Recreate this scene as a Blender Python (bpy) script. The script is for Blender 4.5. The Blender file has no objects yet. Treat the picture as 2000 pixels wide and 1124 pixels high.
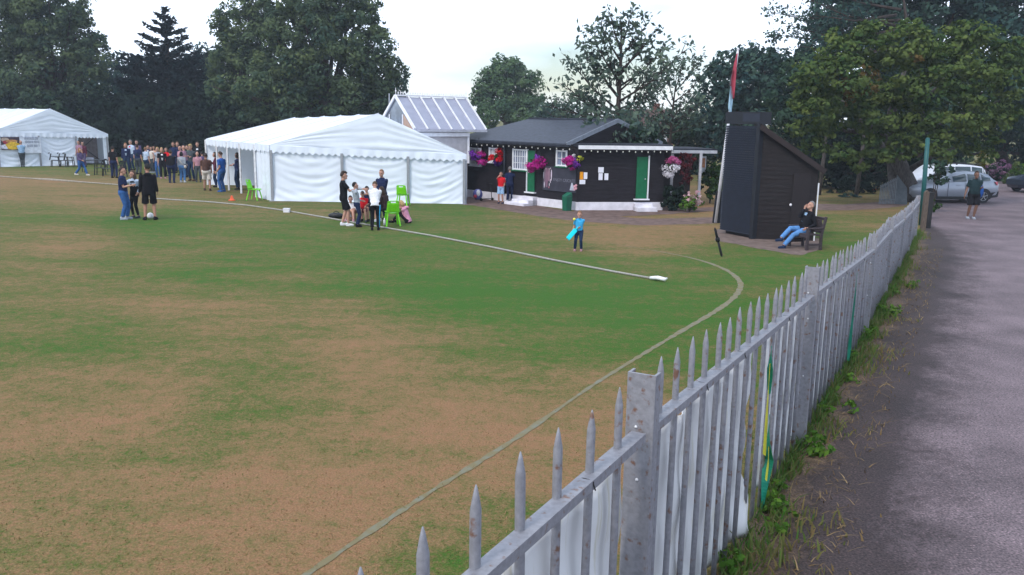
import bpy, math, random
import numpy as np
from mathutils import Vector, Matrix
R = math.radians
SC = bpy.context.scene
COL = SC.collection
# ---------------------------------------------------------------- camera
FPX, CAMH, ROLL, HOR = 1664.0, 3.6, R(0.9), 233.0        # focal length and horizon row of the 2000 px wide photograph
PITCH = math.atan((562 - HOR) / FPX)
cam = bpy.data.cameras.new('camera'); cam_o = bpy.data.objects.new('camera', cam); COL.objects.link(cam_o)
cam.sensor_width = 36.0; cam.lens = 36.0 * FPX / 2000.0; cam.clip_end = 3000; cam.clip_start = 0.05
cam_o.matrix_world = Matrix.Translation((0, 0, CAMH)) @ Matrix.Rotation(math.pi / 2 - PITCH, 4, 'X') @ Matrix.Rotation(ROLL, 4, 'Z')
SC.camera = cam_o
# ---------------------------------------------------------------- light: overcast summer evening
SC.view_settings.view_transform = 'Standard'; SC.view_settings.look = 'None'; SC.view_settings.gamma = 1
SC.view_settings.exposure = 0.62
SUN_EL, SUN_AZ = R(48), R(215)                            # azimuth clockwise from +Y: behind the camera, to its left
W = bpy.data.worlds.new('World'); SC.world = W; W.use_nodes = True
nt = W.node_tree; nt.nodes.clear()
o_ = nt.nodes.new('ShaderNodeOutputWorld'); bg = nt.nodes.new('ShaderNodeBackground'); bg.inputs[1].default_value = 0.1
sky = nt.nodes.new('ShaderNodeTexSky'); sky.sky_type = 'NISHITA'; sky.sun_disc = False
sky.sun_elevation = SUN_EL; sky.sun_rotation = SUN_AZ
tc = nt.nodes.new('ShaderNodeTexCoord'); mp = nt.nodes.new('ShaderNodeMapping'); mp.inputs['Scale'].default_value = (1.2, 1.2, 4)
nz = nt.nodes.new('ShaderNodeTexNoise'); nz.inputs['Scale'].default_value = 1.7; nz.inputs['Detail'].default_value = 5
rp = nt.nodes.new('ShaderNodeValToRGB'); rp.color_ramp.elements[0].position = 0.36; rp.color_ramp.elements[1].position = 0.56
rp.color_ramp.elements[0].color = (0.0, 0.0, 0.0, 1)
mx = nt.nodes.new('ShaderNodeMix'); mx.data_type = 'RGBA'; mx.inputs[7].default_value = (10.2, 11.7, 14.0, 1)
L = nt.links.new
L(tc.outputs['Generated'], mp.inputs[0]); L(mp.outputs[0], nz.inputs['Vector']); L(nz.outputs[0], rp.inputs[0])
L(rp.outputs[0], mx.inputs[0]); L(sky.outputs[0], mx.inputs[6]); L(mx.outputs[2], bg.inputs[0]); L(bg.outputs[0], o_.inputs[0])
sl = bpy.data.lights.new('sun', 'SUN'); sl.energy = 1.4; sl.angle = R(14); sl.color = (1.0, 0.93, 0.84)
so = bpy.data.objects.new('sun', sl); COL.objects.link(so)
so.rotation_euler = Vector((-math.sin(SUN_AZ) * math.cos(SUN_EL), -math.cos(SUN_AZ) * math.cos(SUN_EL), -math.sin(SUN_EL))).to_track_quat('-Z', 'Y').to_euler()

# ---------------------------------------------------------------- helpers
cR, sR, cP, sP = math.cos(ROLL), math.sin(ROLL), math.cos(PITCH), math.sin(PITCH)
def ray(px, py):
    u, v = (px - 1000) / FPX, -(py - 562) / FPX
    u, v = u * cR - v * sR, u * sR + v * cR
    return Vector((u, cP + v * sP, -sP + v * cP))
def G(px, py, z=0.0):                                      # ground point surveyed from the photograph
    d = ray(px, py); return Vector((0, 0, CAMH)) + d * ((z - CAMH) / d.z)
def At(px, py, Y):                                         # point at depth Y
    d = ray(px, py); return Vector((0, 0, CAMH)) + d * (Y / d.y)
def proj(x, y, z=0.0):                                     # metres to photograph position (for surveying the turf)
    a = x; b = y * sP + (z - CAMH) * cP; c = y * cP - (z - CAMH) * sP
    a, b = a * cR + b * sR, -a * sR + b * cR
    c = np.maximum(c, 1e-3)
    return 1000 + FPX * a / c, 562 - FPX * b / c
def wall_hit(px, py, A, B):                                # a pixel on the vertical plane A-B -> (distance along, height)
    d = ray(px, py); n = Vector((-(B.y - A.y), B.x - A.x, 0)); t = (A - Vector((0, 0, CAMH))).dot(n) / d.dot(n)
    P = Vector((0, 0, CAMH)) + d * t; e = (B - A).normalized()
    return (P - A).dot(e), P.z

MATS = {}
def mat(name, col, rough=0.8, var=0.12, scale=6.0, metal=0.0, bump=0.0, spec=0.3, col2=None, stretch=None, lo=0.35, hi=0.65, detail=4):
    if name in MATS: return MATS[name]
    m = bpy.data.materials.new(name); m.use_nodes = True; t = m.node_tree; b = t.nodes['Principled BSDF']
    b.inputs['Roughness'].default_value = rough; b.inputs['Metallic'].default_value = metal; b.inputs['Specular IOR Level'].default_value = spec
    n = t.nodes.new('ShaderNodeTexNoise'); n.inputs['Scale'].default_value = scale; n.inputs['Detail'].default_value = detail
    c = t.nodes.new('ShaderNodeTexCoord')
    if stretch:
        mm = t.nodes.new('ShaderNodeMapping'); mm.inputs['Scale'].default_value = stretch
        t.links.new(c.outputs['Object'], mm.inputs[0]); t.links.new(mm.outputs[0], n.inputs['Vector'])
    else: t.links.new(c.outputs['Object'], n.inputs['Vector'])
    r = t.nodes.new('ShaderNodeValToRGB'); r.color_ramp.elements[0].position = lo; r.color_ramp.elements[1].position = hi
    c1 = tuple(max(0, x * (1 - var)) for x in col); c2 = col2 if col2 else tuple(min(1, x * (1 + var)) for x in col)
    r.color_ramp.elements[0].color = (*c1, 1); r.color_ramp.elements[1].color = (*c2, 1)
    t.links.new(n.outputs[0], r.inputs[0]); t.links.new(r.outputs[0], b.inputs['Base Color'])
    if bump:
        bp = t.nodes.new('ShaderNodeBump'); bp.inputs['Strength'].default_value = bump; bp.inputs['Distance'].default_value = 0.02
        t.links.new(n.outputs[0], bp.inputs['Height']); t.links.new(bp.outputs[0], b.inputs['Normal'])
    MATS[name] = m; return m
def leafmat(name, a, b, trans=0.2):
    if name in MATS: return MATS[name]
    m = bpy.data.materials.new(name); m.use_nodes = True; t = m.node_tree; t.nodes.clear()
    o = t.nodes.new('ShaderNodeOutputMaterial'); d = t.nodes.new('ShaderNodeBsdfDiffuse'); tr = t.nodes.new('ShaderNodeBsdfTranslucent'); x = t.nodes.new('ShaderNodeMixShader')
    x.inputs[0].default_value = trans
    at = t.nodes.new('ShaderNodeAttribute'); at.attribute_name = 'tint'
    mixc = t.nodes.new('ShaderNodeMix'); mixc.data_type = 'RGBA'; mixc.inputs[6].default_value = (*a, 1); mixc.inputs[7].default_value = (*b, 1)
    t.links.new(at.outputs['Fac'], mixc.inputs[0])
    for s in (d, tr): t.links.new(mixc.outputs[2], s.inputs['Color'])
    t.links.new(d.outputs[0], x.inputs[1]); t.links.new(tr.outputs[0], x.inputs[2]); t.links.new(x.outputs[0], o.inputs[0])
    MATS[name] = m; return m

def tag(o, label=None, cat=None, group=None, kind=None):
    if label: o['label'] = label
    if cat: o['category'] = cat
    if group: o['group'] = group
    if kind: o['kind'] = kind
    return o
def thing(name, label, cat, loc=(0, 0, 0), rz=0.0, group=None):
    o = bpy.data.objects.new(name, None); COL.objects.link(o); o.location = loc; o.rotation_euler = (0, 0, rz); o.empty_display_size = 0.2
    return tag(o, label, cat, group)
def copy_thing(src, loc, rz, label, group=None):
    def cp(o, par):
        c = o.copy(); COL.objects.link(c); c.parent = par
        for ch in [x for x in bpy.data.objects if x.parent == o]: cp(ch, c)
        return c
    r = cp(src, None); r.location = loc; r.rotation_euler = (0, 0, rz); r['label'] = label
    if group: r['group'] = group
    return r

class MB:
    def __init__(s): s.v = []; s.f = []; s.mi = []; s.cur = 0
    def add(s, vs, fs):
        k = len(s.v); s.v += [tuple(p) for p in vs]
        for f in fs: s.f.append([i + k for i in f]); s.mi.append(s.cur)
    def hexa(s, p):                                        # 8 corners: bottom ring 0-3, top ring 4-7
        s.add(p, [(3, 2, 1, 0), (4, 5, 6, 7), (0, 1, 5, 4), (1, 2, 6, 5), (2, 3, 7, 6), (3, 0, 4, 7)])
    def box(s, c, d, M=None):
        x, y, z = d[0] / 2, d[1] / 2, d[2] / 2
        p = [Vector(q) for q in ((-x, -y, -z), (x, -y, -z), (x, y, -z), (-x, y, -z), (-x, -y, z), (x, -y, z), (x, y, z), (-x, y, z))]
        if M is not None: p = [M @ q for q in p]
        s.hexa([q + Vector(c) for q in p])
    def bar(s, a, b, w, h, up=(0, 0, 1)):
        a, b = Vector(a), Vector(b); d = (b - a).normalized(); up = Vector(up)
        if abs(d.dot(up)) > 0.98: up = Vector((0, 1, 0))
        x = d.cross(up).normalized() * (w / 2); z = x.cross(d).normalized() * (h / 2)
        s.hexa([a - x - z, a + x - z, b + x - z, b - x - z, a - x + z, a + x + z, b + x + z, b - x + z])
    def loft(s, rings, cap=True):
        n = len(rings[0]); k = len(s.v); 
        for r in rings: s.v += [tuple(p) for p in r]
        for i in range(len(rings) - 1):
            for j in range(n):
                a = k + i * n + j; b = k + i * n + (j + 1) % n
                s.f.append([a, b, b + n, a + n]); s.mi.append(s.cur)
        if cap:
            s.f.append([k + j for j in range(n)][::-1]); s.f.append([k + (len(rings) - 1) * n + j for j in range(n)]); s.mi += [s.cur, s.cur]
    def tube(s, pts, rad, n=8):
        pts = [Vector(p) for p in pts]; rings = []
        if not hasattr(rad, '__len__'): rad = [rad] * len(pts)
        ref = None
        for i, p in enumerate(pts):
            d = (pts[min(i + 1, len(pts) - 1)] - pts[max(i - 1, 0)]).normalized()
            if ref is None: ref = Vector((1, 0, 0)) if abs(d.x) < 0.8 else Vector((0, 1, 0))
            x = (ref - d * ref.dot(d)).normalized(); y = d.cross(x); ref = x
            rings.append([p + (x * math.cos(6.28318 * k / n) + y * math.sin(6.28318 * k / n)) * rad[i] for k in range(n)])
        s.loft(rings)
    def ell(s, c, r, seg=12, rg=8, M=None):
        c = Vector(c); rings = []
        for i in range(1, rg):
            a = math.pi * i / rg; ring = []
            for j in range(seg):
                b = 2 * math.pi * j / seg; q = Vector((r[0] * math.sin(a) * math.cos(b), r[1] * math.sin(a) * math.sin(b), -r[2] * math.cos(a)))
                ring.append(c + (M @ q if M is not None else q))
            rings.append(ring)
        k = len(s.v); s.loft(rings, cap=False)
        for sgn, base, rev in ((-1, k, True), (1, k + (rg - 2) * seg, False)):
            q = Vector((0, 0, sgn * r[2])); s.v.append(tuple(c + (M @ q if M is not None else q))); t = len(s.v) - 1
            for j in range(seg):
                f = [base + j, base + (j + 1) % seg, t]; s.f.append(f[::-1] if rev else f); s.mi.append(s.cur)
    def prism(s, poly, off):                               # polygon (3-d points) pushed by a vector
        n = len(poly); a = [Vector(p) for p in poly]; b = [p + Vector(off) for p in a]
        s.add(a + b, [tuple(range(n))[::-1], tuple(range(n, 2 * n))] + [(i, (i + 1) % n, n + (i + 1) % n, n + i) for i in range(n)])
    def grid(s, fn, nu, nv):
        k = len(s.v)
        for i in range(nu + 1):
            for j in range(nv + 1): s.v.append(tuple(fn(i / nu, j / nv)))
        for i in range(nu):
            for j in range(nv):
                a = k + i * (nv + 1) + j; s.f.append([a, a + nv + 1, a + nv + 2, a + 1]); s.mi.append(s.cur)
    def build(s, name, mats, parent=None, origin=None, smooth=False, solid=0.0, bevel=0.0):
        me = bpy.data.meshes.new(name)
        o = Vector(origin) if origin is not None else Vector((0, 0, 0))
        me.from_pydata([tuple(Vector(p) - o) for p in s.v], [], s.f); 
        mats = mats if isinstance(mats, (list, tuple)) else [mats]
        for m in mats: me.materials.append(m)
        if len(mats) > 1: me.polygons.foreach_set('material_index', s.mi)
        if smooth: me.polygons.foreach_set('use_smooth', [True] * len(me.polygons))
        me.update()
        ob = bpy.data.objects.new(name, me); COL.objects.link(ob)
        if parent is not None: ob.parent = parent
        elif origin is not None: ob.location = o
        if solid: md = ob.modifiers.new('solid', 'SOLIDIFY'); md.thickness = solid; md.offset = 0
        if bevel: md = ob.modifiers.new('bevel', 'BEVEL'); md.width = bevel; md.segments = 2
        return ob
def npmesh(name, V, F4, m, parent=None, tint=None, origin=None, attr='tint'):
    me = bpy.data.meshes.new(name); V = np.asarray(V, np.float32); 
    if origin is not None: V = V - np.array(origin, np.float32)
    F4 = np.asarray(F4, np.int32); k = F4.shape[1]
    me.vertices.add(len(V)); me.vertices.foreach_set('co', V.ravel())
    me.loops.add(F4.size); me.loops.foreach_set('vertex_index', F4.ravel())
    me.polygons.add(len(F4)); me.polygons.foreach_set('loop_start', np.arange(0, F4.size, k, dtype=np.int32))
    me.update(calc_edges=True); me.materials.append(m)
    if tint is not None:
        a = me.attributes.new(attr, 'FLOAT', 'POINT'); a.data.foreach_set('value', np.asarray(tint, np.float32))
    ob = bpy.data.objects.new(name, me); COL.objects.link(ob)
    if parent is not None: ob.parent = parent
    elif origin is not None: ob.location = origin
    return ob
def sstep(x, a, b):
    t = np.clip((x - a) / (b - a), 0, 1); return t * t * (3 - 2 * t)
# ---------------------------------------------------------------- ground
DRY = [(60,352,.75),(250,355,.6),(60,385,.6),(200,390,.7),(60,420,.35),(300,440,.15),(500,420,.45),(420,385,.5),(150,470,.6),(350,470,.4),(0,500,.5),(600,460,.3),(700,500,.2),(450,520,.25),(250,520,.35),(100,560,.5),(850,440,.3),(900,410,.25),(1000,420,.45),(1050,440,.55),(950,480,.25),(1100,480,.4),(1200,460,.75),(1300,470,.6),(1250,490,.7),(1350,450,.75),(1400,490,.35),(1340,520,.3),(1200,520,.2),(1100,530,.15),(1200,580,.0),(1000,580,.05),(900,600,.0),(800,590,.1),(700,570,.25),(1350,580,.1),(1420,540,.3),(1500,520,.2),(1540,540,.25),(1600,450,.3),(1680,425,.6),(1650,480,.15),(600,600,.45),(450,610,.55),(300,600,.6),(150,620,.55),(50,640,.4),(150,660,.25),(260,670,.3),(700,630,.75),(800,660,.75),(500,670,.6),(900,650,.35),(1000,660,.2),(1100,650,.25),(1200,640,.15),(1280,650,.2),(1000,740,.4),(1100,700,.35),(900,720,.55),(700,700,.75),(300,760,.8),(200,800,.7),(500,760,.45),(600,780,.5),(100,740,.5),(750,800,.75),(950,800,.9),(1100,800,.85),(900,860,.95),(1150,760,.6),(1200,800,.8),(650,850,.75),(400,850,.5),(200,900,.7),(50,850,.75),(300,950,.75),(500,950,.85),(700,950,.9),(850,950,.85),(100,1050,.65),(300,1080,.7),(500,1080,.8),(650,1080,.85),(900,1050,.45),(900,1100,.3),(600,330,.3),(300,325,.3),(100,335,.35),(1380,415,.8),(1280,420,.8)]
D_ = np.array(DRY)
def dryness(x, y):
    px, py = proj(x, y); px = np.clip(px, -200, 2100); py = np.clip(py, 320, 1300)
    ly = np.log(np.maximum(py - 238, 20)) * 420; cy = np.log(D_[:, 1] - 238) * 420
    w = np.exp(-(((px[..., None] - D_[:, 0]) / 75) ** 2 + ((ly[..., None] - cy) / 48) ** 2)) + 1e-5 / (1 + ((px[..., None] - D_[:, 0]) / 200) ** 2 + ((ly[..., None] - cy) / 100) ** 2)
    return (w * D_[:, 2]).sum(-1) / w.sum(-1)
def grassmat():
    m = bpy.data.materials.new('cricket_turf'); m.use_nodes = True; t = m.node_tree; b = t.nodes['Principled BSDF']; N = t.nodes.new; K = t.links.new
    b.inputs['Roughness'].default_value = 0.95; b.inputs['Specular IOR Level'].default_value = 0.1
    c = N('ShaderNodeTexCoord'); a = N('ShaderNodeAttribute'); a.attribute_name = 'dry'
    def noise(sc, det, st=None):
        n = N('ShaderNodeTexNoise'); n.inputs['Scale'].default_value = sc; n.inputs['Detail'].default_value = det; n.inputs['Roughness'].default_value = 0.62
        if st:
            mm = N('ShaderNodeMapping'); mm.inputs['Scale'].default_value = st[:3]; mm.inputs['Rotation'].default_value = (0, 0, st[3]); K(c.outputs['Object'], mm.inputs[0]); K(mm.outputs[0], n.inputs['Vector'])
        else: K(c.outputs['Object'], n.inputs['Vector'])
        return n.outputs[0]
    def math_(op, x, y):
        q = N('ShaderNodeMath'); q.operation = op
        for i, z in enumerate((x, y)):
            if isinstance(z, (int, float)): q.inputs[i].default_value = z
            else: K(z, q.inputs[i])
        return q.outputs[0]
    n5 = noise(10.5, 4)
    n1, n2, n3, n4 = noise(0.75, 5, (0.55, 1.3, 1, 0.25)), noise(3.6, 4), noise(26, 3, (1, 1, 1, 0)), noise(0.16, 3, (0.35, 1.6, 1, 0.12))
    f = math_('ADD', a.outputs['Fac'], math_('MULTIPLY', math_('SUBTRACT', n1, 0.5), 1.0))
    f = math_('ADD', f, math_('MULTIPLY', math_('SUBTRACT', n2, 0.5), 0.95))
    f = math_('ADD', f, math_('MULTIPLY', math_('SUBTRACT', n4, 0.5), 0.5))
    f = math_('ADD', f, math_('MULTIPLY', math_('SUBTRACT', n3, 0.5), 1.15))
    f = math_('ADD', f, math_('MULTIPLY', math_('SUBTRACT', n5, 0.5), 0.9))
    r = N('ShaderNodeValToRGB'); e = r.color_ramp.elements
    e[0].position = 0.05; e[0].color = (0.042, 0.108, 0.016, 1); e[1].position = 1.0; e[1].color = (0.240, 0.134, 0.072, 1)
    q = e.new(0.32); q.color = (0.084, 0.104, 0.026, 1); q = e.new(0.52); q.color = (0.134, 0.113, 0.043, 1); q = e.new(0.74); q.color = (0.194, 0.128, 0.060, 1)
    K(f, r.inputs[0])
    h = N('ShaderNodeMix'); h.data_type = 'RGBA'; h.blend_type = 'MULTIPLY'; h.inputs[0].default_value = 1
    v = N('ShaderNodeValToRGB'); v.color_ramp.elements[0].position = 0.3; v.color_ramp.elements[0].color = (0.62, 0.62, 0.62, 1); v.color_ramp.elements[1].position = 0.7; v.color_ramp.elements[1].color = (1.32, 1.32, 1.3, 1)
    K(noise(55, 3), v.inputs[0]); K(r.outputs[0], h.inputs[6]); K(v.outputs[0], h.inputs[7]); K(h.outputs[2], b.inputs['Base Color'])
    bp = N('ShaderNodeBump'); bp.inputs['Strength'].default_value = 0.5; bp.inputs['Distance'].default_value = 0.03; K(noise(38, 4), bp.inputs['Height']); K(bp.outputs[0], b.inputs['Normal'])
    return m
TURF = grassmat()
def sheet(name, xs, ys, m, z, attrs, keep=None, kind='structure'):
    X, Y = np.meshgrid(xs, ys, indexing='ij'); V = np.stack([X, Y, np.full_like(X, z)], -1).reshape(-1, 3)
    nx, ny = len(xs), len(ys); I = np.arange(nx * ny).reshape(nx, ny)
    F = np.stack([I[:-1, :-1], I[1:, :-1], I[1:, 1:], I[:-1, 1:]], -1).reshape(-1, 4)
    o = npmesh(name, V, F, m, tint=attrs[1](V[:, 0], V[:, 1]), attr=attrs[0]); return tag(o, kind=kind)
xs = np.concatenate([[-900, -400, -200, -120], np.arange(-80, 44, 0.6), [60, 100, 200, 400, 900]])
ys = np.concatenate([[-300, -60, -10], np.arange(-2, 66, 0.5), [70, 80, 100, 140, 220, 400, 900, 1500]])
sheet('ground', xs, ys, TURF, 0.0, ('dry', dryness))

# ---------------------------------------------------------------- road, with the bare earth strip between fence and tarmac
POSTPX = [(1255, 1420, 730), (1587, 870, 522), (1706, 655, 457), (1741, 583, 425), (1765, 530, 411), (1781, 500, 397), (1794, 468, 382)]
PB, PHT = [], []
for a, b, c in POSTPX:
    bx = a
    for _ in range(8): p = G(bx, b); z = At(a, c, p.y).z; bx -= (float(proj(p.x, p.y, z)[0]) - a)
    PB.append(p); PHT.append(z)
step = PB[1] - PB[0]
PB = [PB[0] - step] + PB; PHT = [PHT[0]] + PHT
fl = [PB[0] - step * 3] + PB + [G(1803, 440), G(1806, 428), G(1796, 404), G(1780, 388), G(1760, 372), G(1750, 340)]
ep = [G(a, b) for a, b in ((1725, 1124), (1750, 960), (1778, 850), (1815, 700), (1846, 600), (1858, 540), (1866, 490), (1850, 462), (1815, 442), (1800, 404), (1780, 386), (1750, 340))]
ep = [ep[0] - step * 4] + ep
def road_left(y): return np.interp(y, [p.y for p in fl], [p.x for p in fl])
def tar_left(y): return np.interp(y, [p.y for p in ep], [p.x for p in ep])
def roadmat():
    m = bpy.data.materials.new('worn_tarmac'); m.use_nodes = True; t = m.node_tree; b = t.nodes['Principled BSDF']; N = t.nodes.new; K = t.links.new
    c = N('ShaderNodeTexCoord'); at = N('ShaderNodeAttribute'); at.attribute_name = 'tar'
    def noise(sc, det, dist=0.0):
        n = N('ShaderNodeTexNoise'); n.inputs['Scale'].default_value = sc; n.inputs['Detail'].default_value = det; n.inputs['Distortion'].default_value = dist; K(c.outputs['Object'], n.inputs['Vector']); return n.outputs[0]
    def ramp(src, stops):
        r = N('ShaderNodeValToRGB'); e = r.color_ramp.elements
        while len(e) < len(stops): e.new(0.5)
        for q, (p, col) in zip(e, stops): q.position = p; q.color = (*col, 1)
        K(src, r.inputs[0]); return r.outputs[0]
    def mth(op, x, y):
        q = N('ShaderNodeMath'); q.operation = op
        for i, z in enumerate((x, y)):
            if isinstance(z, (int, float)): q.inputs[i].default_value = z
            else: K(z, q.inputs[i])
        return q.outputs[0]
    f = mth('ADD', at.outputs['Fac'], mth('MULTIPLY', mth('SUBTRACT', noise(1.3, 5), 0.5), 0.55))
    f = mth('ADD', f, mth('MULTIPLY', mth('SUBTRACT', noise(9, 4), 0.5), 0.35))
    base = ramp(f, [(0.0, (0.135, 0.092, 0.055)), (0.15, (0.105, 0.070, 0.046)), (0.27, (0.042, 0.029, 0.027)), (0.66, (0.044, 0.031, 0.033)), (0.96, (0.152, 0.117, 0.128))])
    sp = ramp(noise(48, 3), [(0.36, (0.45, 0.45, 0.47)), (0.48, (0.95, 0.95, 0.95)), (0.62, (1.25, 1.2, 1.2)), (0.70, (2.3, 2.1, 2.1))])
    h = N('ShaderNodeMix'); h.data_type = 'RGBA'; h.blend_type = 'MULTIPLY'; h.inputs[0].default_value = 1; K(base, h.inputs[6]); K(sp, h.inputs[7])
    h2 = N('ShaderNodeMix'); h2.data_type = 'RGBA'; h2.blend_type = 'MULTIPLY'; h2.inputs[0].default_value = 1; K(h.outputs[2], h2.inputs[6]); K(ramp(noise(0.8, 4), [(0.32, (0.68, 0.68, 0.68)), (0.65, (1.18, 1.18, 1.18))]), h2.inputs[7])
    K(h2.outputs[2], b.inputs['Base Color']); b.inputs['Roughness'].default_value = 0.75; b.inputs['Specular IOR Level'].default_value = 0.35
    bp = N('ShaderNodeBump'); bp.inputs['Strength'].default_value = 0.6; bp.inputs['Distance'].default_value = 0.015; K(noise(60, 4), bp.inputs['Height']); K(bp.outputs[0], b.inputs['Normal'])
    return m
ry = np.concatenate([np.arange(-8, 45, 0.35), [48, 52, 58, 66, 80]])
ru = np.concatenate([np.arange(0, 6, 0.25), np.arange(6, 14, 1.0), [18, 24, 32, 45, 60]])
lx = road_left(ry); X = lx[:, None] + ru[None, :]; Yy = np.repeat(ry[:, None], len(ru), 1)
wd = np.maximum(tar_left(ry) - lx, 0.05)
tar = np.clip(ru[None, :] / wd[:, None], 0, 2.2); tar = np.where(tar < 1, tar * 0.72, 0.72 + (tar - 1) * 0.35)
V = np.stack([X, Yy, np.full_like(X, 0.004)], -1).reshape(-1, 3); I = np.arange(X.size).reshape(X.shape)
F = np.stack([I[:-1, :-1], I[:-1, 1:], I[1:, 1:], I[1:, :-1]], -1).reshape(-1, 4)
tag(npmesh('road', V, F, roadmat(), tint=tar.ravel(), attr='tar'), kind='structure')

# brown clubhouse path, two arms, and the worn earth pad round the scorebox
PATHM = mat('path_gravel', (0.125, 0.082, 0.070), 0.9, 0.3, 3.0, bump=0.3, detail=8)
def band(name, pts_a, pts_b, z, m, jit=0.06, n=60, seed=1):
    rg = random.Random(seed); mb = MB()
    def along(pts, t):
        P = [G(*p) for p in pts]; d = [0]
        for i in range(1, len(P)): d.append(d[-1] + (P[i] - P[i - 1]).length)
        q = t * d[-1]; i = max(k for k in range(len(P)) if d[k] <= q + 1e-9); i = min(i, len(P) - 2)
        return P[i].lerp(P[i + 1], (q - d[i]) / max(d[i + 1] - d[i], 1e-6))
    A = [along(pts_a, i / n) + Vector((rg.uniform(-jit, jit), rg.uniform(-jit, jit) * 2, z)) for i in range(n + 1)]
    B = [along(pts_b, i / n) + Vector((rg.uniform(-jit, jit), rg.uniform(-jit, jit) * 2, z)) for i in range(n + 1)]
    mb.add(A + B, [(i, i + 1, n + 2 + i, n + 1 + i) for i in range(n)])
    return tag(mb.build(name, m), kind='structure')
band('path', [(860, 396), (925, 402), (1000, 414), (1080, 427), (1140, 434), (1260, 441), (1400, 437), (1420, 432)], [(860, 376), (918, 380), (1000, 394), (1090, 409), (1150, 418), (1260, 428), (1400, 425), (1420, 421)], 0.004, PATHM, n=40, jit=.04)
band('side_path', [(1120, 424), (1200, 424), (1290, 420), (1350, 416), (1410, 412)], [(1120, 404), (1200, 404), (1300, 406), (1350, 408), (1410, 404)], 0.008, PATHM, seed=2, n=24, jit=.04)
band('lane_path', [(1580, 410), (1640, 412), (1720, 408), (1770, 402)], [(1580, 398), (1640, 400), (1720, 395), (1770, 390)], 0.004, PATHM, seed=3, n=14, jit=.05)
band('earth_pad', [(1396, 470), (1440, 478), (1480, 486), (1560, 500), (1600, 488)], [(1400, 448), (1440, 452), (1480, 456), (1560, 462), (1600, 466)], 0.005, mat('bare_earth', (0.14, 0.10, 0.085), 0.95, 0.25, 4.0), seed=4, n=16, jit=.03)
# painted boundary line
LINEM = mat('line_paint', (0.225, 0.225, 0.165), 0.95, 0.25, 7.0, detail=9, lo=0.36, hi=0.58, col2=(0.165, 0.14, 0.075))
lp = [(560, 1150), (600, 1122), (820, 975), (1000, 862), (1160, 752), (1260, 690), (1330, 648), (1395, 610), (1432, 583), (1446, 562), (1443, 548), (1425, 532), (1395, 518), (1360, 507), (1320, 498), (1260, 487), (1190, 476)]
P = [G(*p) for p in lp]; dn = []
for i in range(len(P) - 1):
    p0, p1, p2, p3 = P[max(i - 1, 0)], P[i], P[i + 1], P[min(i + 2, len(P) - 1)]
    for k in range(12):
        t = k / 12; dn.append(0.5 * ((2 * p1) + (p2 - p0) * t + (2 * p0 - 5 * p1 + 4 * p2 - p3) * t * t + (3 * p1 - p0 - 3 * p2 + p3) * t ** 3))
mb = MB(); rg = random.Random(5); A = []; B = []
for i, p in enumerate(dn):
    d = (dn[min(i + 1, len(dn) - 1)] - dn[max(i - 1, 0)]).normalized(); nrm = Vector((-d.y, d.x, 0)); w = (0.034 if p.y < 12 else 0.034 + min(1, (p.y - 12) / 5) * .028) + rg.uniform(-.014, .014); w *= 1.0 if i < len(dn) - 46 else max(0.2, (len(dn) - i) / 46)
    A.append(p + nrm * w + Vector((0, 0, .005))); B.append(p - nrm * w + Vector((0, 0, .005)))
n = len(dn); mb.add(A + B, [(i, i + 1, n + i + 1, n + i) for i in range(n - 1)])
tag(mb.build('painted_line', LINEM), kind='structure')
# the white boundary rope with its bound end
ROPEM = mat('rope_white', (0.30, 0.29, 0.265), 0.9, 0.15, 20)
t = thing('boundary_rope', 'long dirty white boundary rope lying across the grass in front of the tents', 'rope')
rp_ = [(282, 387), (330, 390), (400, 394), (480, 401), (560, 412), (640, 426), (740, 443), (840, 460), (960, 483), (1080, 508), (1200, 531), (1285, 546)]
mb = MB(); mb.tube([G(*p, 0.025) for p in rp_], 0.027, 7); mb.build('rope', ROPEM, t, smooth=True)
t2 = thing('boundary_rope', 'faint stretch of boundary rope on the far left grass before the left marquee', 'rope'); mb = MB(); mb.tube([G(*p, 0.03) for p in ((-60, 342), (0, 345), (60, 349), (105, 352), (160, 356), (215, 360), (262, 364))], [.036, .036, .036, .075, .036, .036, .036], 7); mb.build('rope', mat('rope_worn', (.27, .24, .20), .9, .2, 12), t2, smooth=True)
mb = MB(); e0, e1 = G(1270, 543, .05), G(1299, 548, .05); mb.tube([e0, e0.lerp(e1, .5) + Vector((0, 0, .03)), e1 + Vector((0, 0, .02)), e1 + Vector((.05, .02, .05))], [.036, .048, .042, .015], 9); mb.build('bound_end', mat('rope_tape', (.75, .75, .75), .7), t, smooth=True)

# ---------------------------------------------------------------- steel fence
STEEL = mat('galvanised_paint', (0.225, 0.225, 0.25), 0.55, 0.12, 30, metal=0.15, spec=0.5, bump=0.15)
def rusty():
    m = STEEL; t = m.node_tree; b = t.nodes['Principled BSDF']; src = b.inputs['Base Color'].links[0].from_socket
    n = t.nodes.new('ShaderNodeTexNoise'); n.inputs['Scale'].default_value = 17; n.inputs['Detail'].default_value = 7; c = t.nodes.new('ShaderNodeTexCoord'); t.links.new(c.outputs['Object'], n.inputs['Vector'])
    r = t.nodes.new('ShaderNodeValToRGB'); r.color_ramp.elements[0].position = 0.60; r.color_ramp.elements[1].position = 0.69; t.links.new(n.outputs[0], r.inputs[0])
    x = t.nodes.new('ShaderNodeMix'); x.data_type = 'RGBA'; t.links.new(r.outputs[0], x.inputs[0]); t.links.new(src, x.inputs[6]); x.inputs[7].default_value = (0.16, 0.085, 0.06, 1); t.links.new(x.outputs[2], b.inputs['Base Color'])
rusty()
fence = thing('steel_fence', 'grey spiked steel fence with rust marks running beside the road', 'fence', (0, 0, 0))
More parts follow.
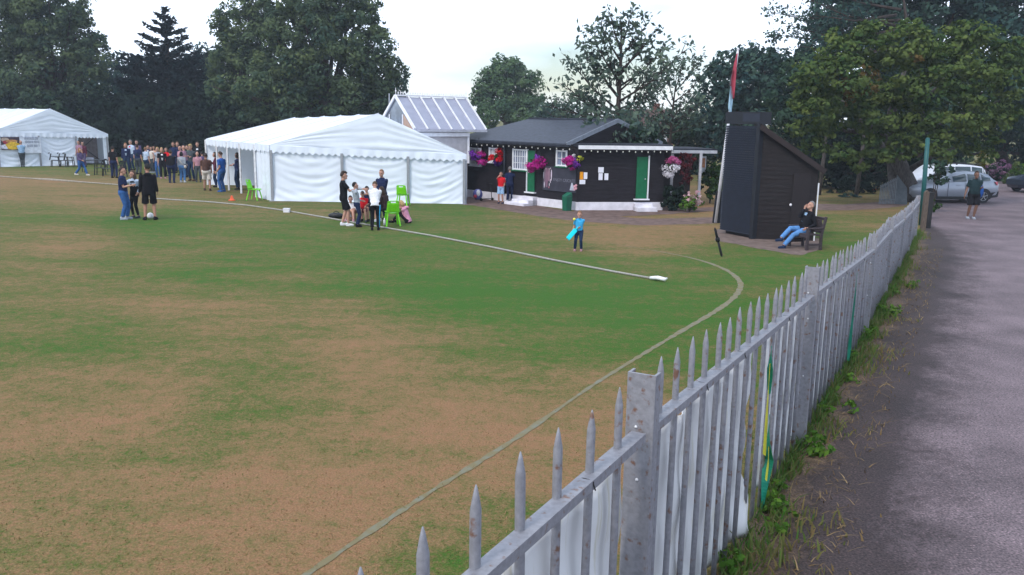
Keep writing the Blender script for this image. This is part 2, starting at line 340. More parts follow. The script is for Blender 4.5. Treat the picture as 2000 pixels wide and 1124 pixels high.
def fpost(i):
    p, h = PB[i], PHT[i]; d = ((PB[i + 1] - PB[i]) if i < len(PB) - 1 else (PB[i] - PB[i - 1])).normalized(); q = Vector((-d.y, d.x, 0)); s = h / 2.03
    w = 0.15 * s if i < 4 else 0.13; dep = 0.075; th = 0.014; mb = MB()
    # C-section: web faces the camera's side of the fence line, two flanges behind
    def hx(a0, a1, b0, b1): mb.hexa([p + d * x + q * y + Vector((0, 0, z)) for z in (0, h) for x, y in ((a0, b0), (a1, b0), (a1, b1), (a0, b1))])
    # web across the fence direction as seen from the road, flanges point away along it
    wx = d; 
    hx(-.012, th - .012, -w / 2, w / 2); hx(th - .010, dep, -w / 2, -w / 2 + th); hx(th - .010, dep, w / 2 - th, w / 2)
    o = mb.build('post', STEEL, fence)
    for zz in (0.40, 0.72, 0.86):
        m2 = MB(); m2.ell(p - d * 0.014 + q * (.0 if zz < .8 else .02) + Vector((0, 0, h * zz)), (0.010, 0.010, 0.010), 8, 6)
        m2.build('bolt', mat('bolt_bright', (.6, .6, .62), .4, metal=.3), o)
for i in range(len(PB)): fpost(i)
pales = []
for i in range(len(PB) - 1):
    a, b = PB[i], PB[i + 1]; d = (b - a); Ln = d.length; d.normalize(); q = Vector((-d.y, d.x, 0)); ha, hb = PHT[i], PHT[i + 1]
    wA = 0.075; up = Vector((0, 0, 1))
    for fr, nm in ((0.855, 'rail'),):
        mb = MB(); A = a + d * wA + up * ha * fr - q * .0; B = b - d * wA + up * hb * fr
        mb.bar(A - q * 0.02, B - q * 0.02, 0.085, 0.014); mb.bar(A - q * 0.056 - up * .026, B - q * .056 - up * .026, 0.012, 0.04)   # angle section: flat top, down-turned lip
        r_ = mb.build(nm, STEEL, fence)
        if fr > .5 and i in (0, 1, 2):
            for tt in (0.40, 0.73, 0.2) if i else (0.45, 0.86):
                c = A.lerp(B, tt) - q * 0.02; z = MB(); pts = [c + q * math.cos(k * .698) * .046 + up * math.sin(k * .698) * .012 - up * .008 for k in range(10)]; z.tube(pts, 0.0055, 6); z.tube([pts[5], pts[5] - q * .012 - up * .03], .004, 5); z.build('cable_tie', mat('tie_black', (.012, .012, .014), .5), r_)
    k = 14 if i == 0 else 16 if i < 3 else 14
    for j in range(1, k + 1):
        f = j / (k + 1); pales.append((a + d * (Ln * f), ha + (hb - ha) * f, d, q))
rg = random.Random(3)
def pale(mb, p, h, d, q):
    w = 0.028 if h > 1.9 else 0.030; up = Vector((0, 0, 1)); tip = h + 0.02 + rg.uniform(-.02, .02); lean = d * rg.uniform(-.012, .012) + q * rg.uniform(-.012, .012)
    bow = d * rg.choice([0, 0, 0, 0, 0.014, -0.012])
    rings = []
    for z, s in ((0.02, 1), (h * .35, 1), (h * .6, 1), (tip - .17, 1), (tip - .10, .98), (tip - .03, .45), (tip, .12)):
        c = p + up * z + lean * (z / h) + bow * math.sin(3.14 * z / h); r = w * s
        rings.append([c + d * (r * math.cos(6.283 * t / 8)) + q * (r * .75 * math.sin(6.283 * t / 8)) for t in range(8)])
    mb.loft(rings)
vis = [x for x in pales if x[0].y > 0.6]
for x in vis[:98]:
    mb = MB(); pale(mb, *x); mb.build('paling', STEEL, fence, smooth=True)
mb = MB()
for x in vis[98:] + [x for x in pales if x[0].y <= 0.6]: pale(mb, *x)
if mb.v: tag(mb.build('paling', STEEL, fence, smooth=True), kind='stuff')
# sheets of white plastic tied to the field side of the fence
SHM = mat('dirty_sheet', (0.66, 0.66, 0.67), 0.6, 0.05, 2.2, stretch=(6, 6, .7), col2=(0.46, 0.43, 0.31), lo=0.55, hi=0.8, detail=3)
def fsheet(i, f0, f1, label, torn=False, z0=0.03, top=.785):
    a, b = PB[i], PB[i + 1]; d = (b - a).normalized(); q = Vector((-d.y, d.x, 0)); up = Vector((0, 0, 1)); mb = MB()
    def fn(u, v):
        f = f0 + (f1 - f0) * u; h = PHT[i] + (PHT[i + 1] - PHT[i]) * f
        if torn: f -= 0.03 * (1 - v) * u ** 6 * (1 + .6 * math.sin(v * 21)) 
        z = z0 + (h * top - z0) * v - 0.025 * abs(math.sin(u * 15)) * v
        out = 0.062 + 0.016 * math.sin(u * 31 + v * 3) * (1 - v * .6) + 0.010 * math.sin(u * 77 + 2 * v) + 0.012 * math.sin(v * 19 + u * 40)
        if torn: out -= 0.13 * max(0, u - .86) / .14 * max(0, 1 - v * 2.6)
        return a + (b - a) * f + q * out + up * z
    mb.grid(fn, 70, 26); o = mb.build('windbreak_sheet', SHM, None, origin=PB[i], smooth=True, solid=.004); tag(o, label, 'plastic sheet', 'white sheets tied to the fence')
fsheet(0, -.1, 0.985, 'stained white plastic sheet behind the nearest fence bars')
fsheet(1, 0.02, 0.565, 'white plastic sheet with a torn lower corner behind the steel fence', True)
fsheet(1, 0.66, 0.985, 'narrow white plastic sheet right of the yellow and green tape on the fence', z0=.12)
fsheet(2, 0.02, 0.985, 'white plastic sheet behind the fence bars crossed by the green ribbon')
fsheet(3, 0.02, 0.985, 'white plastic sheet on the far stretch of fence beside the wooden bench')
fsheet(4, 0.02, 0.985, 'white plastic sheet second from the far end of the fence')
fsheet(5, 0.02, 0.985, 'white plastic sheet closest to the leaning green pole')
# twisted tapes
def ribbon(name, label, pts, ws, m, tw):
    mb = MB(); n = len(pts)
    d = step.normalized()
    fine = []
    for i in range(n - 1):
        for k in range(8): fine.append((pts[i].lerp(pts[i + 1], k / 8), ws[i] + (ws[i + 1] - ws[i]) * k / 8, (i + k / 8)))
    fine.append((pts[-1], ws[-1], n - 1))
    q = Vector((-d.y, d.x, 0)); A = []; B = []
    for p, w, t in fine:
        dr = (d * math.cos(t * tw) + q * math.sin(t * tw)); A.append(p + dr * w); B.append(p - dr * w)
    k = len(fine); mb.add(A + B, [(i, i + 1, k + i + 1, k + i) for i in range(k - 1)])
    return mb.build(name, m, None, origin=pts[-1], solid=.003)
YEL, GRN = mat('tape_yellow', (.62, .60, .05), .5), mat('tape_green', (.01, .22, .14), .5)
d1 = step.normalized(); q1 = Vector((-d1.y, d1.x, 0))
def onf(i, f, z, out=-.05): return PB[i].lerp(PB[i + 1], f) + Vector((0, 0, z)) - q1 * (-out)
t = thing('fence_tape', 'yellow and green tape hanging twisted from the near fence rail', 'tape', onf(1, .60, 0))
def rib(nm, pts, ws, m, tw):
    o = ribbon(nm, '', pts, ws, m, tw); o.location = o.location - t.location; o.parent = t
rib('green_strip', [onf(1, .602, 1.66), onf(1, .603, 1.45), onf(1, .612, 1.2)], [.012, .03, .014], GRN, 1.2)
rib('yellow_strip', [onf(1, .60, 1.5), onf(1, .603, 1.25), onf(1, .606, .95), onf(1, .610, .62)], [.012, .03, .034, .024], YEL, .25)
rib('green_strip', [onf(1, .628, .98), onf(1, .635, .7), onf(1, .65, .5), onf(1, .635, .3), onf(1, .63, .05)], [.012, .035, .05, .035, .02], GRN, .7)
rib('yellow_strip', [onf(1, .635, .66, -.06), onf(1, .640, .5, -.06), onf(1, .632, .33, -.06)], [.015, .04, .02], YEL, .3)
o = ribbon('fence_ribbon', '', [onf(2, .62, 1.45), onf(2, .625, 1.1), onf(2, .615, .7), onf(2, .61, .35), onf(2, .608, .12)], [.016, .024, .016, .026, .018], GRN, .5)
tag(o, 'thin green ribbon hanging down the fence bars past the second post', 'ribbon')
# green pole and dark timber post at the far end
gp = G(1800, 441); tp = At(1812, 272, gp.y)
mb = MB(); mb.tube([gp + Vector((0.02, .1, 0)), tp], [.085, .075], 10); mb.ell(tp, (.078, .078, .05), 10, 6); tag(mb.build('green_pole', mat('pole_green', (.012, .085, .085), .45), None, origin=gp, smooth=True), 'tall dark green pole standing at the far end of the fence', 'pole')
p = G(1800, 452); mb = MB(); hh = At(1803, 376, p.y).z
mb.box(p + Vector((.03, 0, hh / 2)), (.15, .12, hh)); mb.prism([p + Vector((-.045, -.06, hh)), p + Vector((.105, -.06, hh)), p + Vector((.03, -.06, hh + .07))], (0, .12, 0))
tag(mb.build('timber_post', mat('old_timber', (.10, .075, .06), .85, .3, 8, stretch=(8, 8, 1)), None, origin=p), 'weathered brown timber post closing the far end of the steel fence', 'post')
p = G(1812, 446); mb = MB(); mb.box(p + Vector((0, 0, .62)), (.15, .12, 1.24)); mb.box(p + Vector((0, 0, 1.26)), (.18, .15, .05)); tag(mb.build('dark_post', mat('dark_timber', (.02, .02, .022), .8), None, origin=p, bevel=.012), 'thick black post beside the timber post at the fence end', 'post')
# ---------------------------------------------------------------- marquees
def pvcmat(name, col, tr):
    m = bpy.data.materials.new(name); m.use_nodes = True; t = m.node_tree; b = t.nodes['Principled BSDF']; b.inputs['Roughness'].default_value = .45; b.inputs['Specular IOR Level'].default_value = .3
    o = t.nodes['Material Output']; x = t.nodes.new('ShaderNodeMixShader'); x.inputs[0].default_value = tr; d = t.nodes.new('ShaderNodeBsdfTranslucent'); d.inputs[0].default_value = (*col, 1)
    n = t.nodes.new('ShaderNodeTexNoise'); n.inputs['Scale'].default_value = 1.4; n.inputs['Detail'].default_value = 6; c = t.nodes.new('ShaderNodeTexCoord'); t.links.new(c.outputs['Object'], n.inputs['Vector'])
    r = t.nodes.new('ShaderNodeValToRGB'); r.color_ramp.elements[0].color = (*[k * .93 for k in col], 1); r.color_ramp.elements[1].color = (*col, 1); r.color_ramp.elements[0].position = .3; r.color_ramp.elements[1].position = .6
    t.links.new(n.outputs[0], r.inputs[0]); t.links.new(r.outputs[0], b.inputs['Base Color']); t.links.new(b.outputs[0], x.inputs[1]); t.links.new(d.outputs[0], x.inputs[2]); t.links.new(x.outputs[0], o.inputs[0]); return m
PVC = pvcmat('marquee_pvc', (.77, .83, .93), .12); ALU = mat('aluminium', (.30, .31, .34), .45, .08, 12, metal=.4)
def scallop(mb, A, B, drop, n, out):
    d = B - A; Ln = d.length; N = n * 6
    def fn(u, v):
        k = (u * n) % 1; z = drop * (.72 + .28 * (1 - abs(2 * k - 1))) * (1 - v)
        return A + d * u - Vector((0, 0, z)) + out * (.02 + .02 * math.sin(u * n * 3.1) * (1 - v))
    mb.grid(fn, N, 3)
def folds(seed, amp):
    rg = random.Random(seed); ws = [(rg.uniform(3.2, 7.5), rg.uniform(0, 6), rg.uniform(.5, 1)) for _ in range(4)]; off = rg.uniform(.35, .65)
    def f(u, v):                                         # swags hanging between the two top corners
        sag = 4 * (u - off) ** 2
        s = sum(a * math.sin(w * 6.283 * (v * 1.15 - sag * .24) + p + 1.2 * math.sin(u * 7 + p)) for w, p, a in ws)
        return amp * s * math.sin(math.pi * min(max(u, 0), 1)) ** .45 * (1 - v) ** .25
    return f
def marquee(name, label, FL, FR, side, zeL, zeR, zp, back_drop, posts, wall_panels, side_posts, side_panels, nscal, side_scal, pk=.5, seed=1):
    O = FL; t = thing(name, label, 'marquee', O); up = Vector((0, 0, 1)); w = FR - FL; front = Vector((w.y, -w.x, 0)).normalized(); sd = Vector((-side.y, side.x, 0)).normalized()
    if sd.dot(w) > 0: sd = -sd
    eL = lambda s: FL + side * s + up * (zeL - back_drop * .1 * s); eR = lambda s: FR + side * s + up * zeR; rd = lambda s: FL + w * pk + side * s + up * (zp - back_drop * s)
    nb = len(side_posts) - 1
    mb = MB()
    def slope(E):
        def fn(u, v):
            sag = -.07 * math.sin(math.pi * ((u * nb) % 1)) * math.sin(math.pi * v) - .03 * math.sin(math.pi * ((u * nb) % 1)) * v ** 4
            return E(u).lerp(rd(u), v) + up * sag + E(0) * 0
        return fn
    mb.grid(slope(eL), nb * 8, 14); mb.grid(slope(eR), nb * 8, 14); mb.build('roof', PVC, t, O, smooth=True)
    # gable cloth
    mb = MB(); ff = folds(seed, .013)
    def gb(u, v):
        lo = FL + w * u + up * (zeL + (zeR - zeL) * u - .02); top = (eL(0).lerp(rd(0), u / pk) if u < pk else rd(0).lerp(eR(0), (u - pk) / (1 - pk)))
        return lo.lerp(Vector((lo.x, lo.y, top.z)), v) + front * (.03 + ff(u, v * .8) + .018 * math.sin(u * 23 + v * 5) * math.sin(3.14 * u) * (1 - v) ** 2)
    mb.grid(gb, 90, 16); mb.build('gable', PVC, t, O, smooth=True)
    mb = MB(); scallop(mb, FL + up * zeL + front * .05, FR + up * zeR + front * .05, .34, nscal, front); mb.build('valance', PVC, t, O, smooth=True)
    mb = MB(); scallop(mb, eL(0) + sd * .03, eL(1) + sd * .03, .34, side_scal, sd); mb.build('valance', PVC, t, O, smooth=True)
    for k, (a, b) in enumerate(wall_panels):
        mb = MB(); f2 = folds(seed * 7 + k, .0105)
        def wl(u, v):
            q = a + (b - a) * u; z = (zeL + (zeR - zeL) * q - .05) * v + .01
            return FL + w * q + up * z + front * (f2(u, v) - .02 + (.10 * (1 - v) ** 6))
        mb.grid(wl, 50, 40); mb.build('wall_panel', PVC, t, O, smooth=True)
    for k, (a, b) in enumerate(side_panels):
        mb = MB(); f2 = folds(seed * 5 + k, .011)
        mb.grid(lambda u, v: FL + side * (a + (b - a) * u) + up * (zeL - .04) * v + sd * (f2(u, v) * .7 + .03 * math.sin(u * 25) * (1 - v)), 30, 24); mb.build('side_panel', PVC, t, O, smooth=True)
    mb = MB(); mb.grid(lambda u, v: FR + side * u + up * zeR * v - sd * (.02 * math.sin(u * 60)), 40, 8); mb.build('far_wall', PVC, t, O, smooth=True)
    mb = MB(); mb.grid(lambda u, v: FL + side + w * u + up * (zeL * v) , 20, 6)
    mb.add([eL(1), eR(1), rd(1)], [(0, 1, 2)]); mb.build('back_wall', PVC, t, O)
    for q in posts:
        mb = MB(); b = FL + w * q + front * .075; z = zeL + (zeR - zeL) * q - .2
        mb.box(b + up * (z / 2), (.11, .05, z), Matrix.Rotation(math.atan2(w.y, w.x), 3, 'Z')); mb.box(b + up * .012, (.26, .2, .02), Matrix.Rotation(math.atan2(w.y, w.x), 3, 'Z')); mb.build('pole', ALU, t, O)
    for s in side_posts[1:]:
        mb = MB(); b = FL + side * s + sd * .05; z = zeL - .05; mb.box(b + up * (z / 2), (.08, .08, z)); mb.build('pole', mat('pole_white', (.62, .63, .66), .5), t, O)
        mb = MB(); mb.bar(eL(s) - up * .05, rd(s) - up * .09, .06, .08); mb.bar(eR(s) - up * .05, rd(s) - up * .09, .06, .08); mb.build('rafter', ALU, t, O)
    mb = MB()
    for s in [i / nb for i in range(nb + 1)]:
        mb.tube([eL(s) + up * .012, eL(s).lerp(rd(s), .5) + up * .01, rd(s) + up * .012], .022, 6)
    mb.build('roof_seam', PVC, t, O, smooth=True)
    return t, front
FL, FR = G(532, 393), G(911, 399); zeL, zeR = At(530, 284, FL.y).z, At(919, 302, FR.y).z; zp = At(738, 222.5, FL.y).z
bl = G(403, 271.5, zeL); side = Vector((bl.x, bl.y, 0)) - FL
rt, rfront = marquee('marquee', 'large white marquee with closed scalloped front in the middle of the ground', FL, FR, side, zeL, zeR, zp, .24, (0.004, .365, .702, .988), ((0, .365), (.365, .702), (.702, .99)), (0, .2, .42, .62, .8, 1.0), ((0, .2),), 30, 34, pk=.555, seed=3)
FL2, FR2 = G(-8, 327), G(215, 322); w2 = FR2 - FL2; sd2 = Vector((-w2.y, w2.x, 0)).normalized() * 17
z1, z2, z3 = At(-4, 258, FL2.y).z, At(214, 262, FR2.y).z, At(104, 213, (FL2.y + FR2.y) / 2).z
lt, lfront = marquee('marquee', 'white marquee at the left edge with a dark open doorway in its gable', FL2, FR2, sd2, z1, z2, z3, .0, (.03, .375, .70, .985), ((0, .375), (.375, .70), (.70, .725), (.95, .995)), (0, .25, .5, .75, 1), ((0, .25), (.25, .5), (.5, .75), (.75, 1)), 34, 40, pk=.5, seed=8)
mb = MB(); iw = sd2 * .12
a, b = FL2 + w2 * .68 + iw, FL2 + w2 * 1.0 + iw
mb.bar(a + Vector((0, 0, .2)), b + Vector((0, 0, 2.1)), .06, .05); mb.bar(a + Vector((0, 0, 2.1)), b + Vector((0, 0, .2)), .05, .06); mb.build('cross_brace', mat('brace', (.10, .09, .10), .6), lt, FL2)
mb = MB(); mb.grid(lambda u, v: (a + iw * .25).lerp(b + iw * .25, u) + Vector((0, 0, 2.2 * v)), 6, 4); mb.build('inner_curtain', mat('lining_buff', (.36, .30, .29), .9), lt, FL2)
# signs on the left marquee
def wallboard(name, label, cat, q0, q1, za, zb, m, off=.09):
    mb = MB(); a = FL2 + w2 * q0 + lfront * off; b = FL2 + w2 * q1 + lfront * off; mb.prism([a + Vector((0, 0, za)), b + Vector((0, 0, za)), b + Vector((0, 0, zb)), a + Vector((0, 0, zb))], lfront * .012)
    return tag(mb.build(name, m, None, origin=a), label, cat) if label else (mb, a, b)
def on2(px, py):
    return wall_hit(px, py, FL2 + lfront * .1, FR2 + lfront * .1)
def rect_board(name, label, cat, x0, y0, x1, y1, m, hit, A, B, frontv, off=.0, th=.012, parent=None, origin=None, depth=0):
    s0, za = hit(x0, y1); s1, zb = hit(x1, y0); e = (B - A).normalized(); a = A + e * s0 + frontv * off; b = A + e * s1 + frontv * off
    if b.x < a.x and False: a, b = b, a
    mb = MB(); mb.prism([a + Vector((0, 0, za)), b + Vector((0, 0, za)), b + Vector((0, 0, zb)), a + Vector((0, 0, zb))], frontv * th)
    if parent is not None: return mb.build(name, m, parent, origin)
    return tag(mb.build(name, m, None, origin=a), label, cat)
A2, B2 = FL2 + lfront * .1, FR2 + lfront * .1
def menu_mat():
    m = mat('menu_print', (.05, .035, .05), .6, .3, 5); return m
t = thing('food_banner', 'dark banner printed with yellow and red food on the left marquee wall', 'banner', A2)
rect_board('panel', 0, 0, 3, 268, 37, 293, menu_mat(), on2, A2, B2, lfront, .02, parent=t, origin=A2)
for (x, y, rx, rz_, col) in ((25, 285, .42, .26, (.65, .42, .04)), (15, 278, .30, .14, (.30, .03, .05)), (12, 287, .34, .16, (.55, .55, .66)), (22, 276, .36, .10, (.45, .22, .08)), (9, 273, .25, .13, (.42, .33, .28)), (30, 281, .10, .25, (.7, .68, .6)), (18, 283, .2, .1, (.38, .10, .06))):
    s, z = on2(x, y); c = A2 + up * z + w2.normalized() * s + lfront * (.036 + .004 * rx * 10); mb = MB(); e = w2.normalized()
    mb.prism([c + e * rx * math.cos(k * .571) * (1 + .15 * math.sin(k * 3)) + Vector((0, 0, rz_ * math.sin(k * .571))) for k in range(11)], lfront * .004); mb.build('printed_food', mat('print_%d' % (x * 10), col, .6, .25, 9), t, A2)
t = thing('printed_notice', 'white banner with rows of small grey lettering beside the food banner', 'banner', A2)
rect_board('panel', 0, 0, 41, 269, 79, 300, mat('banner_white', (.62, .66, .74), .6), on2, A2, B2, lfront, .012, parent=t, origin=A2)
rg = random.Random(4); mb = MB()
for row, (y, x0, x1) in enumerate(((271, 46, 77), (277.5, 49, 78), (285, 53, 78))):
    x = x0
    while x < x1 - 1:
        wd_ = rg.uniform(.6, 1.5)
        if rg.random() > .12:
            s, z = on2(x, y); s1, _ = on2(x + wd_ * .72, y); e = w2.normalized(); c0 = A2 + e * s + lfront * .028; c1 = A2 + e * s1 + lfront * .028; h = .085 * rg.uniform(.8, 1.1)
            mb.prism([c0 + Vector((0, 0, z - h)), c1 + Vector((0, 0, z - h)), c1 + Vector((0, 0, z + h)), c0 + Vector((0, 0, z + h))], lfront * .003)
        x += wd_ + .25
mb.build('grey_lettering', mat('lettering_grey', (.26, .28, .36), .7), t, A2)

# ---------------------------------------------------------------- pavilion
BLK = mat('tarred_boards', (.011, .0085, .0125), .7, .35, 3.5, spec=.25, stretch=(1, 1, 5))
WHT = mat('white_paint', (.70, .70, .74), .6, .08, 5); PLN = mat('whitewash', (.66, .64, .70), .85, .12, 3, bump=.2)
GRNP = mat('green_paint', (.004, .115, .047), .5, .12, 6); GLS = mat('dark_glass', (.16, .19, .27), .12, .4, 3, spec=.6); SLT = mat('slate_roof', (.040, .047, .066), .65, .22, 5, stretch=(1, 1, 6), bump=.25); FELT = mat('roof_felt', (.018, .021, .032), .8, .25, 6)
C = G(1127, 411); Rr = G(1293, 411); dl = (G(918, 385) - C).normalized(); dr = (Rr - C).normalized(); LW = 7.4
nl = Vector((dl.y, -dl.x, 0)); nl = nl if nl.y < 0 else -nl; nr = Vector((dr.y, -dr.x, 0)); nr = nr if nr.y < 0 else -nr; up = Vector((0, 0, 1))
LE = C + dl * LW; pav = thing('clubhouse', 'long black boarded clubhouse with slate roof and white plinth', 'clubhouse', C)
ztop = 2.56
def lapwall(A, d, n, L0, z0, z1, nm, pitch=.165):
    mb = MB(); k = int((z1 - z0) / pitch) + 1
    for i in range(k):
        za, zb = z0 + i * pitch, min(z0 + (i + 1) * pitch + .01, z1)
        if zb - za < .02: continue
        a, b = A, A + d * L0
        mb.hexa([a - n * .05 + up * za, b - n * .05 + up * za, b + n * .032 + up * za, a + n * .032 + up * za, a - n * .05 + up * zb, b - n * .05 + up * zb, b + n * .010 + up * zb, a + n * .010 + up * zb])
    return mb.build(nm, BLK, pav, C)
lapwall(C + dl * .0, dl, nl, LW, .34, ztop, 'wall'); lapwall(C + dr * .0, dr, nr, (Rr - C).length, .34, ztop, 'wall')
mb = MB(); bk = Rr - nr * 5.5; b2 = LE - nl * 5.2
mb.prism([Rr + up * .02, bk + up * .02, b2 + up * .02, LE + up * .02], up * (ztop - .03))
mb.build('rear_wall', BLK, pav, C)
mb = MB()
for a, d, n, ln in ((C, dl, nl, LW), (C, dr, nr, (Rr - C).length)):
    mb.hexa([a - n * .2, a + d * ln - n * .2, a + d * ln + n * .07, a + n * .07, a - n * .2 + up * .335, a + d * ln - n * .2 + up * .335, a + d * ln + n * .07 + up * .335, a + n * .07 + up * .335])
mb.box(C + nl * .03 + nr * .05 + up * .168, (.12, .12, .334), Matrix.Rotation(math.atan2(dr.y, dr.x), 3, 'Z')); mb.build('plinth', PLN, pav, C)
mb = MB(); mb.bar(C + up * .34 + nl * .02 + nr * .02, C + up * ztop + nl * .02 + nr * .02, .09, .09); mb.build('corner_board', BLK, pav, C)
# roofs
inn = -nl; gm = C + dl * .45 + inn * 2.75; re = C + dl * .45
zr = At(1187, 237, gm.y).z; ze = 2.60
mb = MB()
rl = LW + .2; ov = .28
def slab(a, b, c, d, th): mb.hexa([a, b, c, d, a + up * th, b + up * th, c + up * th, d + up * th])
ea, eb = re + nl * ov, re + dl * rl + nl * ov; ra, rb = gm, gm + dl * (rl - 2.1); fa, fb = gm + inn * 3.0, gm + inn * 3.0 + dl * rl
slab(ea + up * ze, eb + up * ze, rb + up * zr, ra + up * zr, .06); mb.build('slate_roof', SLT, pav, C)
mb = MB(); slab(ra + up * zr, rb + up * zr, fb + up * ze, fa + up * ze, .06); mb.add([eb + up * (ze + .05), rb + up * (zr + .05), fb + up * (ze + .05)], [(0, 1, 2)]); mb.build('slate_roof', SLT, pav, C)
mb = MB(); mb.prism([re + up * (ze - .1), fa + up * (ze - .1), gm + up * (zr - .02)], dl * .06); mb.build('gable_wall', BLK, pav, C)
mb = MB(); mb.bar(ea + up * (ze + .02) - dl * .03, ra + up * (zr + .03) - dl * .03, .05, .17); mb.bar(fa + up * (ze + .02) - dl * .03, ra + up * (zr + .03) - dl * .03, .05, .17); mb.build('bargeboard', mat('barge_grey', (.18, .20, .24), .6), pav, C)
mb = MB(); mb.bar(ra + up * (zr + .08), rb + up * (zr + .08), .16, .05); mb.build('ridge_tile', SLT, pav, C)
# flat roof over the right hand bay with white fascia
mb = MB(); o1 = C + nr * .3 + nl * .12; o2 = Rr + nr * .3 + dr * .22; 
mb.prism([o1 + up * 2.53, o2 + up * 2.53, o2 - nr * 3.0 + up * 2.53, C + dl * .5 - nr * 3.0 + up * 2.53], up * .14); mb.build('flat_roof', FELT, pav, C)
mb = MB(); mb.bar(o1 + nr * .02 + up * 2.545, o2 + nr * .02 + up * 2.545, .035, .15); mb.build('fascia', WHT, pav, C)
mb = MB(); mb.bar(ea + nl * .03 + up * 2.57 - dl * .2, eb + nl * .03 + up * 2.57, .07, .09); mb.build('gutter', FELT, pav, C)
# fittings placed on the two front walls
hitL = lambda x, y: wall_hit(x, y, C + nl * .04, C + dl + nl * .04); hitR = lambda x, y: wall_hit(x, y, C + nr * .04, C + dr + nr * .04)
AL, BL_ = C + nl * .04, C + dl + nl * .04; AR, BR_ = C + nr * .04, C + dr + nr * .04
def window(x0, y0, x1, y1, nx, ny, curtain=False):
    s0, za = hitL(x0, y1); s1, zb = hitL(x1, y0)
    s0, s1 = min(s0, s1), max(s0, s1); mb = MB(); P = lambda s, z, o: AL + dl * s + up * z + nl * o
    mb.prism([P(s0, za, 0), P(s1, za, 0), P(s1, zb, 0), P(s0, zb, 0)], nl * .006); pane = mb
    mb = MB(); fw = .045
    for s in (s0, s1): mb.bar(P(s, za - fw, .03), P(s, zb + fw, .03), .07, .05, up=nl)
    for z in (za, zb): mb.bar(P(s0 + .036, z, .03), P(s1 - .036, z, .03), .05, .06)
    for i in range(1, nx): s = s0 + (s1 - s0) * i / nx; mb.bar(P(s, za + .03, .025), P(s, zb - .03, .025), .03, .03, up=nl)
    for i in range(1, ny): z = za + (zb - za) * i / ny; mb.bar(P(s0 + .036, z, .022), P(s1 - .036, z, .022), .022, .022)
    f = mb.build('window', WHT, pav, C); pane.build('pane', GLS if not curtain else mat('net_curtain', (.42, .40, .42), .8, .35, 9, stretch=(6, 6, 1)), f, C)
    mb = MB(); mb.bar(P(s0 - .06, za - .065, .05), P(s1 + .06, za - .065, .05), .1, .04); mb.build('sill', WHT if curtain else GRNP, f, C)
window(920, 291, 940, 321, 2, 2, True); window(957, 291, 971, 315, 2, 2, True); window(1003, 294, 1030, 330, 6, 3); window(1088, 296, 1108, 323, 2, 2)
def door(hit, A, d, n, x0, y0, x1, y1, jamb_right):
    s0, za = hit(x0, y1); s1, zb = hit(x1, y0); P = lambda s, z, o: A + d * s + up * z + n * o
    s0, s1 = min(s0, s1), max(s0, s1); mb = MB(); mb.prism([P(s0, za, .0), P(s1, za, .0), P(s1, zb, .0), P(s0, zb, .0)], n * .035); 
    for zz in (za + .25, (za + zb) / 2, zb - .2): mb.prism([P(s0 + .03, zz, .037), P(s1 - .03, zz, .037), P(s1 - .03, zz + .03, .037), P(s0 + .03, zz + .03, .037)], n * .006)
    o = mb.build('door', GRNP, pav, C); sj = s1 if jamb_right else s0
    mb = MB(); sj += .035 if jamb_right else -.035; mb.bar(P(sj, za, .03), P(sj, zb + .05, .03), .05, .07, up=n); mb.build('door_frame', WHT, o, C)
    mb = MB(); sh = s0 + .1 if not jamb_right else s1 - .1; mb.ell(P(sh, za + (zb - za) * .47, .07), (.03, .03, .03), 8, 6); mb.build('handle', mat('knob_steel', (.5, .5, .52), .3, metal=.6), o, C)
    mb = MB(); mb.bar(P(s0 - .08, za - .035, .06), P(s1 + .1, za - .035, .06), .16, .05); mb.build('threshold', WHT, o, C)
    return s0, s1, za
dL = door(hitL, AL, dl, nl, 1031, 295, 1046, 374, True)
# on this wall distance grows to the left, so the white frame belongs at the far side
dR = door(hitR, AR, dr, nr, 1241, 307, 1266, 388, True)
mb = MB()
s0, s1, za = dL
for k, (e, hgt) in enumerate(((.28, .36), (.55, .235), (.82, .11))):
    a, b = AL + dl * (s0 - .2) , AL + dl * (s1 + .25 + .18 * k); mb.hexa([a, b, b + nl * e, a + nl * e, a + up * hgt, b + up * hgt, b + nl * e + up * hgt, a + nl * e + up * hgt])
mb.build('door_step', PLN, pav, C, bevel=.012)
mb = MB(); s0, s1, za = dR
for k, (e, hgt) in enumerate(((.32, .30), (.62, .17))):
    a, b = AR + dr * (s0 - .1), AR + dr * (s1 + .18 + .12 * k); mb.hexa([a, b, b + nr * e, a + nr * e, a + up * hgt, b + up * hgt, b + nr * e + up * hgt, a + nr * e + up * hgt])
mb.build('door_step', PLN, pav, C, bevel=.012)
mb = MB(); s, z = hitL(988, 300); mb.tube([AL + dl * s + nl * .08 + up * .35, AL + dl * s + nl * .08 + up * 2.5], .05, 8); mb.build('downpipe', FELT, pav, C, smooth=True)
# string of white bulbs under both eaves
t = thing('string_light', 'string of small white bulbs hung along the clubhouse eaves', 'string lights', C); mb = MB()
pl = [ea + nl * .05 + up * 2.50 + dl * (LW * k / 20 - .25) for k in range(20, -1, -1)] + [o1 + nr * .05 + up * 2.46 + (o2 - o1) * (k / 15) for k in range(1, 16)]
pl = [p - up * (.03 if i % 2 else 0) for i, p in enumerate(pl)]; mb.tube(pl, .008, 5); mb.build('cable', mat('cable_black', (.02, .02, .02), .6), t, C)
bm = mat('bulb_white', (.55, .54, .50), .4)
for p in pl: mb = MB(); mb.ell(p - up * .055, (.025, .025, .036), 8, 6); mb.build('bulb', bm, t, C, smooth=True)
